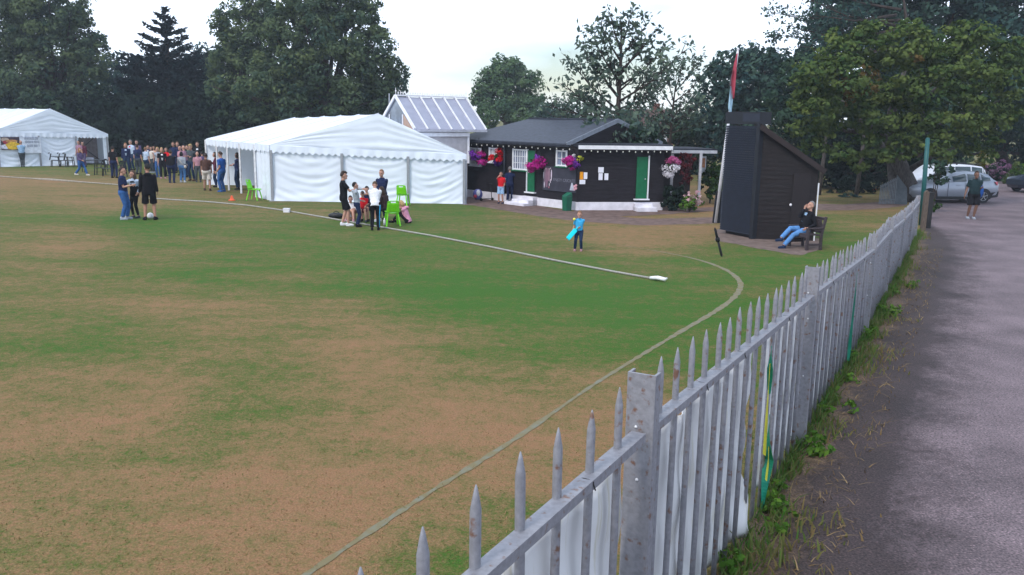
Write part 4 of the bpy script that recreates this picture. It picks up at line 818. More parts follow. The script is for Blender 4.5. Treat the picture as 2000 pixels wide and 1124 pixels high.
def person(label, loc, h, face, top=('tee', 'navy'), bot=('trousers', 'jeans'), hair=('short', 'brown'), shoe='black', skin=None, near=False, group=None, pz=.93, py=0, lean=0, side=0, turn=0, hy=0, hp=0, LF=(-.11, 0, 0), RF=(.11, 0, 0), LH=(-.24, .06, .82), RH=(.24, .06, .82), eh=(0, -1, -.2), ehL=None, kh=(0, 1, .1), toe=(0, 0), girth=1.0, head=1.05, extra=None, inner=None, grip=.5, legs_hint=None):
    skin = skin or SKIN; s = h / 1.75; vx = .0095 if near else .017
    loc = Vector(loc); rz = R(face)
    pel = Vector((0, py, pz)); Rt = Matrix.Rotation(R(turn), 3, 'Z'); Rl = Matrix.Rotation(R(-lean), 3, 'X') @ Matrix.Rotation(R(side), 3, 'Y')
    def T(x, y, z): return pel + Rl @ (Rt @ Vector((x * (1 if abs(z) < .1 else 1), y, z)))
    neck = T(0, -.005, .53); hc = T(0, .035, .674); HM = Rl @ Rt @ Matrix.Rotation(R(hy), 3, 'Z') @ Matrix.Rotation(R(-hp), 3, 'X')
    if abs(lean) > 25: HM = Matrix.Rotation(R(lean * .6), 3, 'X') @ HM
    shL, shR = T(-.178 * girth ** .5, 0, .445), T(.178 * girth ** .5, 0, .445); hiL, hiR = pel + Vector((-.09 * girth, 0, -.02)), pel + Vector((.09 * girth, 0, -.02))
    LH, RH = Vector(LH), Vector(RH); elL, LH = ik(shL, LH, .285, .255, ehL or eh); elR, RH = ik(shR, RH, .285, .255, eh)
    khL, khR = legs_hint or (kh, kh)
    kL, aL = ik(hiL, Vector(LF) + Vector((0, 0, .085)), .43, .42, khL); kR, aR = ik(hiR, Vector(RF) + Vector((0, 0, .085)), .43, .42, khR)
    g = girth; bx = lambda a: Rl @ (Rt @ Vector((a, 0, 0))); by = lambda a: Rl @ (Rt @ Vector((0, a, 0)))
    def torso(mb, e, z0=-.10, z1=.52):
        prof = [(-.10, .155 * g, .115 * g, 0), (0, .168 * g, .125 * g, 0), (.12, .148 * g, .112 * g * (1.0 if g < 1.1 else 1.2), .01), (.27, .165 * (g ** .7), .118 * g, .012), (.38, .176 * (g ** .6), .112, .005), (.445, .160 * (g ** .5), .092, -.005), (.485, .128, .075, -.008), (.515, .090, .064, -.008), (.545, .062, .058, -.004), (.57, .055, .055, 0)]
        rings = []
        for z, rx_, ry_, oy in prof:
            if z < z0 - .001 or z > z1 + .001: continue
            c = T(0, oy, z); rings.append([c + bx((rx_ + e) * math.cos(q * .3927)) + by((ry_ + e) * math.sin(q * .3927)) for q in range(16)])
        mb.loft(rings)
    def limbs(mb, e, arm=1.0, leg=1.0, arms=True, legs=True, flare=0):
        if arms:
            for S, E_, H_ in ((shL, elL, LH), (shR, elR, RH)):
                if arm <= .5: mb.tube([S, S.lerp(E_, arm * 2)], [.056 + e, .050 + e + .008], 10)
                else: mb.tube([S, S.lerp(E_, .5), E_, E_.lerp(H_, .4), E_.lerp(H_, (arm - .5) * 2)], [.056 + e, .048 + e, .040 + e, .038 + e, .027 + e], 10)
                mb.ell(S, (.054 + e, .056 + e, .054 + e), 10, 7); 
                if arm > .5: mb.ell(E_, (.040 + e,) * 3, 8, 6)
        if legs:
            for H_, K_, A_ in ((hiL, kL, aL), (hiR, kR, aR)):
                gg = g ** .7
                if leg <= .5: mb.tube([H_, H_.lerp(K_, .4), H_.lerp(K_, leg * 2)], [.092 * gg + e, .080 * gg + e, .070 * gg + e + flare], 10)
                else: mb.tube([H_, H_.lerp(K_, .4), K_, K_.lerp(A_, .35), K_.lerp(A_, (leg - .5) * 2)], [.092 * gg + e, .080 * gg + e, .056 + e, .056 + e, .038 + e + flare], 10)
                mb.ell(H_, (.098 * gg + e,) * 3, 10, 7)
                if leg > .5: mb.ell(K_, (.057 + e,) * 3, 8, 6)
    body = MB(); torso(body, -.006); limbs(body, 0)
    body.tube([neck - by(.005), neck.lerp(hc, .6)], [.058, .052], 10)
    hs = head; q = lambda x, y, z: hc + HM @ (Vector((x, y, z + .02)) * hs)
    body.ell(q(0, -.01, .02), (.076 * hs, .096 * hs, .108 * hs), 16, 12, HM); body.ell(q(0, .026, -.055), (.056 * hs, .066 * hs, .066 * hs), 12, 8, HM)
    body.ell(q(0, .096, -.012), (.013 * hs, .022 * hs, .026 * hs), 8, 6, HM); body.ell(q(0, .078, -.088), (.028 * hs, .02 * hs, .02 * hs), 8, 6, HM)
    for sx in (-1, 1): body.ell(q(sx * .078, -.01, -.005), (.014 * hs, .022 * hs, .032 * hs), 8, 6, HM); body.ell(q(sx * .034, .072, .024), (.026 * hs, .014 * hs, .012 * hs), 8, 6, HM)
    fr = .0085 if near else .0125
    for sx, E_, H_ in ((-1, elL, LH), (1, elR, RH)):
        d = (H_ - E_).normalized(); pal = (Rt @ Vector((-sx, 0, 0))); pal = (pal - d * pal.dot(d)).normalized(); wv = d.cross(pal)
        c = H_ + d * .045; M3 = Matrix((wv, pal, d)).transposed(); body.ell(c, (.040, .019, .056), 10, 8, M3)
        for k, ln in enumerate((.062, .074, .070, .055)):
            b0 = H_ + d * .085 + wv * ((k - 1.5) * .0205); cu_ = grip * (.8 + .12 * k); p1 = b0 + d * ln * .5 * math.cos(cu_ * .5) + pal * ln * .5 * math.sin(cu_ * .5); p2 = p1 + d * ln * .55 * math.cos(cu_ * 1.8) + pal * ln * .55 * math.sin(cu_ * 1.8)
            body.tube([b0 - d * .025, b0, p1, p2], [fr, fr, fr * .95, fr * .8], 6)
        fw_ = wv * (1 if wv.dot(Rt @ Vector((0, 1, 0))) > 0 or abs(wv.y) < .2 else -1); b0 = H_ + d * .022 + fw_ * .03; body.tube([b0 - fw_ * .014, b0 + fw_ * .02 + d * .022, b0 + fw_ * .024 + d * .05 + pal * .012], [fr * 1.15, fr * 1.1, fr * .9], 6)
    for A_, ty, sg in ((aL, toe[0], -1), (aR, toe[1], 1)):
        Mt = Matrix.Rotation(R(ty), 3, 'Z'); body.ell(A_ + Mt @ Vector((0, .05, -.045)), (.036, .105, .035), 10, 7, Mt)
    o = body.build('person', skin, None); o.location = loc; o.rotation_euler = (0, 0, rz); o.scale = (s,) * 3; tag(o, label, 'person', group); voxel(o, vx)
    def part(nm, mb, m, vox=None, smooth=True):
        c = mb.build(nm, m, o, smooth=smooth)
        if vox: voxel(c, vox)
        return c
    # top
    kind, col = top; mb = MB(); e = .013
    torso(mb, e, z1=.546); limbs(mb, e, arm={'tee': .36, 'long': .97, 'vest': .06, 'hoodie': .97, 'jacket': .97}[kind], legs=False)
    if kind == 'hoodie': mb.ell(T(0, -.085, .50), (.10, .06, .065), 12, 8)
    part({'tee': 't_shirt', 'long': 'jumper', 'vest': 'vest', 'hoodie': 'hoodie', 'jacket': 'jacket'}[kind], mb, CL[col], vx * 1.1)
    if inner:
        mb = MB(); rings = []
        for z, w_ in ((.10, .022), (.2, .042), (.36, .055), (.47, .05)):
            c = T(0, (.125 * g + .020 if z < .3 else .122), z); rings.append([c + bx(-w_), c + bx(w_), c + bx(w_) - by(.03), c + bx(-w_) - by(.03)])
        mb.loft(rings); part('shirt_front', mb, CL[inner])
    kind, col = bot; mb = MB(); e = .014
    rings = []
    for z, k in ((-.13, .8), (-.08, .98), (0, 1.0), (.06, .95)):
        c = T(0, 0, z) if z > 0 else pel + Vector((0, 0, z)); rings.append([c + Vector(((.168 * g * k + e) * math.cos(u * .3927), (.125 * g * k + e) * math.sin(u * .3927), 0)) for u in range(16)])
    mb.loft(rings); limbs(mb, e if kind != 'leggings' else .006, arms=False, leg={'trousers': .975, 'leggings': .96, 'shorts': .46, 'skirt': .3}[kind], flare={'trousers': .012, 'leggings': 0, 'shorts': .022, 'skirt': .03}[kind])
    part(kind, mb, CL[col], vx * 1.1)
    # hair
    kind, col = hair; hm = HC[col]
    if kind != 'bald':
        mb = MB(); rg_ = random.Random(int(abs(loc.x * 100)))
        rings = []
        for i in range(7):
            a = i / 6; ring = []
            for j in range(16):
                b = 6.2832 * j / 16; fy = math.sin(b); low = (.92 if fy > .25 else 1.85 if fy < -.1 else 1.4); th = .04 + a * low; wob = 1 + rg_.uniform(-.035, .045)
                ring.append(q(.084 * math.sin(th) * math.cos(b) * wob, -.014 + .106 * math.sin(th) * math.sin(b) * wob, .022 + .118 * math.cos(th) * wob))
            rings.append(ring)
        mb.loft(rings)
        if kind == 'fringe': mb.ell(q(0, .062, .088), (.066 * hs, .045 * hs, .034 * hs), 10, 7, HM); mb.ell(q(0, .0, .118), (.08 * hs, .08 * hs, .04 * hs), 10, 7, HM)
        if kind == 'long': mb.ell(q(0, -.075, -.10), (.092 * hs, .050 * hs, .175 * hs), 12, 9, HM); [mb.ell(q(sx * .075, -.03, -.085), (.026 * hs, .05 * hs, .12 * hs), 8, 7, HM) for sx in (-1, 1)]
        if kind == 'bob': mb.ell(q(0, -.06, -.03), (.095 * hs, .06 * hs, .10 * hs), 12, 9, HM); [mb.ell(q(sx * .074, -.02, -.035), (.026 * hs, .05 * hs, .07 * hs), 8, 7, HM) for sx in (-1, 1)]
        if kind == 'tail': mb.ell(q(0, -.12, .0), (.035 * hs, .04 * hs, .1 * hs), 10, 7, HM)
        if kind == 'cap': mb.cur = 0; mb.ell(q(0, .11, .07), (.066 * hs, .06 * hs, .010 * hs), 10, 5, HM)
        part('cap' if kind == 'cap' else 'hair', mb, hm)
    if near:
        for sx in (-1, 1): mb = MB(); mb.ell(q(sx * .032, .083, .004), (.012 * hs, .006 * hs, .007 * hs), 8, 6, HM); part('eye', mb, EYE)
        mb = MB(); mb.ell(q(0, .088, -.062), (.024 * hs, .008 * hs, .006 * hs), 8, 5, HM); part('mouth', mb, LIPS)
    for A_, ty in ((aL, toe[0]), (aR, toe[1])):
        Mt = Matrix.Rotation(R(ty), 3, 'Z'); mb = MB()
        mb.ell(A_ + Mt @ Vector((0, .055, -.048)), (.050, .135, .042), 12, 8, Mt); mb.ell(A_ + Mt @ Vector((0, -.015, -.025)), (.047, .062, .06), 10, 8, Mt); mb.box(A_ + Mt @ Vector((0, .05, -.077)), (.085, .235, .016), Mt)
        part('shoe', mb, CL[shoe] if shoe in CL else SOLE)
    if extra: extra(o, part, dict(LH=LH, RH=RH, elL=elL, elR=elR, shL=shL, shR=shR, T=T, q=q, aL=aL, aR=aR, kR=kR, kL=kL, hiR=hiR, pel=pel))
    return o
def PX(px, feet, head): 
    g_ = G(px, feet); a = At(px, head, g_.y); return g_, a.z * 1.0
def stand(label, px, feet, top_py, face, **k):
    g_, h = PX(px, feet, top_py); return person(label, g_, max(1.0, min(h / 1.0, 2.0)), face, **k)
# --- three children on the outfield
K1 = 'children talking on the outfield'
stand('boy in navy T-shirt and blue jeans, left of the three on the outfield', 244, 429, 327, -82, top=('tee', 'navy'), bot=('trousers', 'jeans'), hair=('short', 'brown'), shoe='grey', near=True, girth=1.08, RH=(.20, .34, 1.16), LH=(-.22, .05, .86), group=K1, LF=(-.10, .05, 0), RF=(.09, -.05, 0))
stand('girl in black vest with pale sleeves and leggings, between the two boys', 266, 426, 334, 165, top=('long', 'paleblue'), bot=('leggings', 'black'), hair=('long', 'ltbrown'), shoe='dkgrey', near=True, girth=.88, RH=(.30, .30, 1.34), LH=(-.22, .1, .95), group=K1, hy=-30, extra=lambda o, part, J: (lambda mb: (mb.loft([[J['T'](0, 0, z) + Vector((rx_ * math.cos(u * .3927), ry_ * math.sin(u * .3927), 0)) for u in range(16)] for z, rx_, ry_ in ((-.12, .19, .145), (0, .178, .14), (.12, .155, .128), (.27, .166, .132), (.40, .168, .128), (.45, .13, .105))]), part('body_warmer', mb, CL['black'])))(MB()))
stand('boy in black hoodie and black shorts with his back turned on the outfield', 294, 430, 321, 20, top=('hoodie', 'black'), bot=('shorts', 'black'), hair=('short', 'black'), shoe='black', skin=SKIN2, near=True, girth=1.12, LF=(-.15, 0, 0), RF=(.14, 0, 0), toe=(20, -20), LH=(-.27, .06, .86), RH=(.25, .12, .88), group=K1, hy=25)
# --- group by the front of the large marquee
K2 = 'young people by the marquee'
def cup(o, part, J): mb = MB(); p = J['RH'] + Vector((0, .05, .06)); mb.tube([p + Vector((0, 0, -.06)), p + Vector((0, 0, .08))], [.035, .042], 10); part('plastic_cup', mb, CL['brown'])
c = G(681, 440); 
stand('teenage boy in black T-shirt, black shorts and white trainers', 672, 441, 336, -70, top=('tee', 'black'), bot=('shorts', 'black'), hair=('fringe', 'brown'), shoe='white', near=True, LF=(-.09, -.04, 0), RF=(.12, .12, 0), toe=(-5, -15), RH=(.22, .42, 1.20), LH=(-.24, .10, .80), group=K2, girth=.95, hy=-10)
stand('boy in light grey hoodie and navy trousers beside the teenager in black', 698, 443.5, 357, -75, top=('hoodie', 'grey'), bot=('trousers', 'navy'), hair=('short', 'black'), shoe='black', near=True, lean=-7, RH=(.05, .22, 1.50), LH=(-.17, .2, 1.02), group=K2, girth=.95, head=1.08)
def sidestripe(o, part, J): mb = MB(); mb.tube([J['hiR'] + Vector((.085, -.06, -.02)), J['kR'] + Vector((.05, -.045, 0)), J['aR'] + Vector((.04, -.04, .02))], [.022, .019, .017], 8); part('stripe', mb, CL['sky'])
stand('person in white top and black trousers with a blue side stripe, bending forward', 733, 450, 352, 8, top=('long', 'white'), bot=('trousers', 'black'), hair=('short', 'ltbrown'), shoe='black', near=True, lean=24, RH=(.12, .44, 1.15), LH=(-.14, .44, 1.2), group=K2, extra=sidestripe, hp=20)
stand('man in navy sweatshirt with short fair hair standing behind the group', 747, 428, 332, 160, top=('long', 'navy'), bot=('trousers', 'navy'), hair=('short', 'strawberry'), shoe='black', near=True, LH=(-.10, .24, 1.06), RH=(.22, .12, .92), group=K2)
SIT = dict(pz=.48, LF=(-.12, .42, 0), RF=(.13, .40, 0))
person('seated child in red top and red cap behind the boy in grey', G(709, 432), 1.45, 190, top=('tee', 'red'), bot=('shorts', 'maroon'), hair=('cap', 'black'), near=True, lean=14, LH=(-.1, .38, .62), RH=(.12, .36, .60), shoe='dkgrey', group=K2, **SIT)
person('seated boy in navy shirt and shorts with bare knees beside the person in white', G(719, 430), 1.62, 175, top=('tee', 'navy'), bot=('shorts', 'navy'), hair=('short', 'black'), near=True, lean=8, LH=(-.12, .36, .64), RH=(.06, .30, 1.0), shoe='black', group=K2, **SIT)
person('girl with long dark brown hair and brown top, seated by the green chair', G(757, 434), 1.68, 70, top=('long', 'dkbrown'), bot=('shorts', 'black'), hair=('long', 'brown'), near=True, lean=16, LH=(-.1, .40, .74), RH=(.12, .38, .70), shoe='white', group=K2, **SIT)
GS = dict(pz=.13, kh=(0, .4, 1))
person('person in pale shorts sitting on the grass behind the teenager in black', G(686, 430), 1.6, 185, top=('tee', 'white'), bot=('shorts', 'peach'), hair=('short', 'brown'), near=True, lean=8, LF=(-.14, .52, 0), RF=(.16, .46, 0), LH=(-.2, .34, .42), RH=(.22, .3, .4), shoe='palepink', group=K2, **GS)
person('blond girl in pink hoodie sitting on the grass', G(797, 436), 1.5, 78, top=('hoodie', 'pink'), bot=('leggings', 'black'), hair=('bob', 'blond'), near=True, lean=20, LF=(-.12, .62, 0), RF=(.12, .58, 0), LH=(-.04, .26, .62), RH=(.05, .24, .64), shoe='black', group=K2, hp=12, **GS)
# --- boy with the bat
def bat(o, part, J): pass
boy = stand('small boy in sky blue T-shirt and jeans holding a cyan cricket bat', 1130, 490, 413, 170, top=('tee', 'sky'), bot=('trousers', 'dkjeans'), hair=('short', 'strawberry'), shoe='palepink', near=True, head=1.28, girth=.98, RH=(.26, .10, .98), LH=(-.02, .22, 1.06), LF=(-.12, .02, 0), RF=(.16, .06, 0), grip=1.2, pz=.90)
bl0 = G(1130, 490); hd = At(1124.5, 449, bl0.y - .12); tp_ = At(1109, 467, bl0.y - .30); dB = (tp_ - hd).normalized(); t = thing('cricket_bat', 'bright cyan plastic cricket bat held low by the small boy in blue', 'cricket bat', hd)
CY = mat('bat_cyan', (.0, .62, .72), .4, .05, 6); mb = MB(); mb.bar(Vector((0, 0, 0)) + dB * .0, dB * (tp_ - hd).length * 1.02, .125, .045, up=(0, 1, 0)); mb.build('blade', CY, t, bevel=.015); mb = MB(); mb.tube([-dB * .22, dB * .02], .018, 8); mb.build('handle', CY, t)
# --- at the clubhouse
stand('boy in long red shirt and pale blue shorts holding a hand to his face', 978, 398, 336, 170, top=('tee', 'red'), bot=('shorts', 'ltblue'), hair=('short', 'brown'), shoe='navy', near=True, skin=SKIN, RH=(.14, .18, 1.46), LH=(-.2, .16, .98), girth=1.02, head=1.1)
stand('man in navy jacket and navy trousers with pale sleeves, facing the clubhouse', 995, 395.5, 326, -15, top=('tee', 'navy'), bot=('trousers', 'navy'), hair=('short', 'grey'), shoe='white', near=True, RH=(.34, .34, 1.28), LH=(-.26, .14, 1.0), girth=1.08, extra=lambda o, part, J: [(lambda mb: (mb.tube([J[a].lerp(J[b], .35), J[b], J[b].lerp(J[c_], .5)], [.064, .058, .05], 10), part('sleeve', mb, CL['paleblue'])))(MB()) for a, b, c_ in (('shL', 'elL', 'LH'), ('shR', 'elR', 'RH'))])
# --- man on the bench and his neighbour
def seatpt(off): b = bench.matrix_basis; return Matrix.Translation(bpos) @ Matrix.Rotation(BRZ, 4, 'Z') @ Vector(off)
person('grey haired man in dark jacket and light jeans reclining on the bench', seatpt((.13, -.02, 0)), 1.78, math.degrees(BRZ), top=('jacket', 'black'), bot=('trousers', 'lightjeans'), hair=('short', 'grey'), near=True, pz=.535, lean=-16, LF=(-.08, .70, .0), RF=(.02, .74, .20), LH=(-.28, .10, .60), RH=(.06, .00, 1.13), inner='ltblue', shoe='dkjeans', hp=-6, legs_hint=((0, .3, 1), (0, .3, 1)), eh=(.1, .5, -1), ehL=(-.3, -1, -.2), girth=1.12, kh=(0, .3, 1), skin=SKIN, hy=8)
# --- man on the road
def ruck(o, part, J): mb = MB(); mb.ell(J['T'](-.20, -.05, .10), (.12, .16, .26), 12, 9); part('slung_jacket', mb, CL['blue'])
stand('man in dark green T-shirt and black shorts on the road before the silver car', 1897, 428, 335, 172, top=('tee', 'teal'), bot=('shorts', 'black'), hair=('short', 'brown'), shoe='grey', skin=SKIN3, near=True, girth=1.2, RH=(.36, .12, .88), LH=(-.16, .22, 1.18), LF=(-.06, .02, 0), RF=(.13, -.05, 0), extra=ruck)
# --- crowd between the tents
K3 = 'people standing about between the two marquees'
def sbag(o, part, J): mb = MB(); mb.tube([J['T'](-.15, -.12, .45), J['T'](0, -.16, .25), J['T'](.19, -.12, .02)], .016, 6); mb.ell(J['T'](.23, -.08, -.03), (.07, .1, .10), 10, 7); part('shoulder_bag', mb, CL['cream'])
def logo(o, part, J): mb = MB(); mb.ell(J['T'](.04, -.135, .24), (.08, .014, .1), 10, 7); part('printed_back', mb, CL['teal'])
def lanyard(o, part, J): mb = MB(); mb.tube([J['T'](-.05, .14, .45), J['T'](.02, .155, .25), J['T'](.03, .16, .0)], .016, 6); part('scarf', mb, CL['white'])
fold = dict(LH=(.10, .24, 1.20), RH=(-.08, .24, 1.16)); drink = dict(RH=(.14, .28, 1.28)); phone = dict(RH=(.12, .25, 1.36), LH=(-.1, .25, 1.30))
CR = [
 (405, 372.5, 300, 10, 'man in brown T-shirt and white shorts walking with his back turned', dict(top=('tee', 'brown'), bot=('shorts', 'cream'), hair=('short', 'brown'), shoe='brown', skin=SKIN2, girth=1.15, LF=(-.14, .1, 0), RF=(.15, -.12, 0))),
 (435, 375, 297, 70, 'man in blue T-shirt and blue jeans in profile by the open tent side', dict(top=('tee', 'blue'), bot=('trousers', 'jeans'), hair=('short', 'brown'), shoe='jeans', girth=1.12, RH=(.24, .12, .88), LH=(-.22, .1, .9), hp=14)),
 (424, 366, 298, 100, 'person in maroon top hidden behind the man in the blue T-shirt', dict(top=('long', 'maroon'), bot=('trousers', 'dkjeans'), hair=('bob', 'brown'), shoe='black', **drink)),
 (467, 371, 299, 80, 'person in dark jacket and dark jeans with arms folded at the tent pole', dict(top=('jacket', 'navy2'), bot=('trousers', 'dkjeans'), hair=('bob', 'brown'), shoe='black', girth=1.1, **fold)),
 (336, 357.5, 294, 5, 'broad person all in black with back turned in the crowd', dict(top=('long', 'black'), bot=('trousers', 'navy'), hair=('short', 'brown'), shoe='navy', girth=1.32, RH=(.1, .3, 1.35))),
 (357, 356.5, 297, 0, 'girl in grey top with a shoulder bag, blue jeans and white shoes', dict(top=('long', 'grey'), bot=('trousers', 'lightjeans'), hair=('bob', 'black'), shoe='white', extra=sbag, RH=(.22, .2, 1.0))),
 (376, 353.5, 283, 170, 'fair haired man in grey T-shirt and dark jeans facing the camera', dict(top=('tee', 'dkgrey'), bot=('trousers', 'dkjeans'), hair=('fringe', 'blond'), shoe='brown', **fold)),
 (388, 356, 297, 200, 'person in lilac top with long grey trousers between fair man and brown T-shirt', dict(top=('tee', 'palepink'), bot=('trousers', 'dkgrey'), hair=('bald', 'bald'), shoe='dkgrey')),
 (311, 346.5, 288, 175, 'blond woman in pale shirt with a long white scarf', dict(top=('long', 'grey'), bot=('trousers', 'jeans'), hair=('bob', 'blond'), shoe='jeans', extra=lanyard, **phone)),
 (287, 341, 288, -20, 'person in pale grey T-shirt with back turned, behind the boy in black', dict(top=('tee', 'paleblue'), bot=('trousers', 'dkjeans'), hair=('short', 'strawberry'), shoe='black', girth=1.1)),
 (271, 341, 283, -10, 'person in navy T-shirt with a teal print on the back', dict(top=('tee', 'navy'), bot=('trousers', 'dkgrey'), hair=('short', 'brown'), shoe='black', extra=logo, girth=1.12)),
 (259, 333, 274, 160, 'person in white and red top standing at the back left of the crowd', dict(top=('long', 'paleblue'), bot=('trousers', 'dkjeans'), hair=('short', 'grey'), shoe='black', inner='red')),
 (270.5, 331, 274.5, 185, 'dark clothed person with a pale face at the back left of the crowd', dict(top=('long', 'violet'), bot=('trousers', 'navy'), hair=('short', 'brown'), shoe='black')),
 (249, 339, 280, 200, 'fair haired person in dark jacket at the left edge of the crowd', dict(top=('jacket', 'navy'), bot=('trousers', 'dkjeans'), hair=('long', 'ginger'), shoe='black', inner='paleblue')),
 (292, 334, 284, 190, 'person in dark top with white collar deep in the crowd', dict(top=('long', 'navy2'), bot=('trousers', 'black'), hair=('short', 'brown'), shoe='black', inner='white')),
 (299, 338, 287, 150, 'woman with pale hair and bare arms left of the blond woman', dict(top=('vest', 'cream'), bot=('trousers', 'dkgrey'), hair=('bob', 'ltbrown'), shoe='grey', **drink)),
 (304, 335, 286, 140, 'woman with light brown hair half hidden by the blond woman', dict(top=('tee', 'peach'), bot=('trousers', 'dkjeans'), hair=('long', 'ltbrown'), shoe='black')),
 (319, 349, 289, 205, 'woman in black and white top with long blond hair and black trousers', dict(top=('tee', 'black'), bot=('trousers', 'black'), hair=('long', 'blond'), shoe='palepink', inner='white')),
 (328, 344, 289, 165, 'woman in red top seen over the shoulder of the person in black', dict(top=('tee', 'red'), bot=('trousers', 'black'), hair=('bob', 'ltbrown'), shoe='black')),
 (342, 338, 278, 170, 'person in navy top, left of the taller pair at the back of the crowd', dict(top=('long', 'navy'), bot=('trousers', 'navy'), hair=('short', 'ltbrown'), shoe='black')),
 (349.5, 338, 278, 190, 'person in navy top, right of the taller pair at the back of the crowd', dict(top=('long', 'navy'), bot=('trousers', 'dkjeans'), hair=('short', 'strawberry'), shoe='black')),
 (362, 347, 285, 60, 'person in pink striped shirt behind the girl with the shoulder bag', dict(top=('long', 'stripe'), bot=('trousers', 'dkjeans'), hair=('bald', 'bald'), shoe='black', girth=1.1)),
 (355, 343, 286, 150, 'person with pink face just left of the striped shirt', dict(top=('tee', 'palepink'), bot=('trousers', 'black'), hair=('bald', 'bald'), shoe='black')),
 (370, 345, 284, 120, 'person with brown hair looking over the fair haired man', dict(top=('tee', 'green'), bot=('trousers', 'black'), hair=('short', 'ltbrown'), shoe='black')),
 (388.5, 339, 278, 190, 'man in black and white jacket standing at the back near the tent', dict(top=('jacket', 'black'), bot=('trousers', 'black'), hair=('short', 'ltbrown'), shoe='black', inner='white')),
 (397, 350, 297, 20, 'dark haired person partly hidden by the man in brown', dict(top=('tee', 'violet'), bot=('trousers', 'dkgrey'), hair=('short', 'black'), shoe='black')),
 (45, 326.5, 275, 30, 'man in pale blue shirt and dark trousers reading the left marquee banner', dict(top=('tee', 'ltblue'), bot=('trousers', 'dkgrey'), hair=('bald', 'bald'), shoe='black', girth=1.12, lean=-6, LH=(-.1, .22, 1.1), RH=(.1, .22, 1.08), LF=(-.06, 0, 0), RF=(.06, 0, 0))),
 (159, 343, 288, -95, 'ginger haired woman in blue jeans striding past the left marquee', dict(top=('long', 'violet'), bot=('trousers', 'jeans'), hair=('long', 'ginger'), shoe='cream', girth=1.12, LF=(-.08, .34, 0), RF=(.08, -.32, .03), RH=(.22, .25, .95), LH=(-.24, -.15, .9), pz=.88)),
 (223.5, 348, 287, 0, 'man in dark T-shirt and dark jeans standing by the garden chairs', dict(top=('tee', 'black'), bot=('trousers', 'navy'), hair=('short', 'brown'), shoe='black', girth=1.08, LF=(-.13, 0, 0), RF=(.13, 0, 0))),
 (165, 326, 277, 185, 'person in crimson top inside the left marquee doorway', dict(top=('long', 'maroon'), bot=('trousers', 'violet'), hair=('short', 'brown'), shoe='black')),
 (157.5, 326, 275, 170, 'person in lilac top inside the left marquee doorway', dict(top=('tee', 'stripe'), bot=('trousers', 'navy'), hair=('short', 'black'), shoe='black')),
]
for px, ft, hd_, fc, lb, kw in CR: stand(lb, px, ft, hd_, fc, group=K3, **kw)
# bake the skins into plain meshes
dg = bpy.context.evaluated_depsgraph_get(); dg.update()
done = []
for ob in BAKE: done.append((ob, bpy.data.meshes.new_from_object(ob.evaluated_get(dg))))
for ob, me in done: ob.modifiers.clear(); me.name = ob.name; ob.data = me
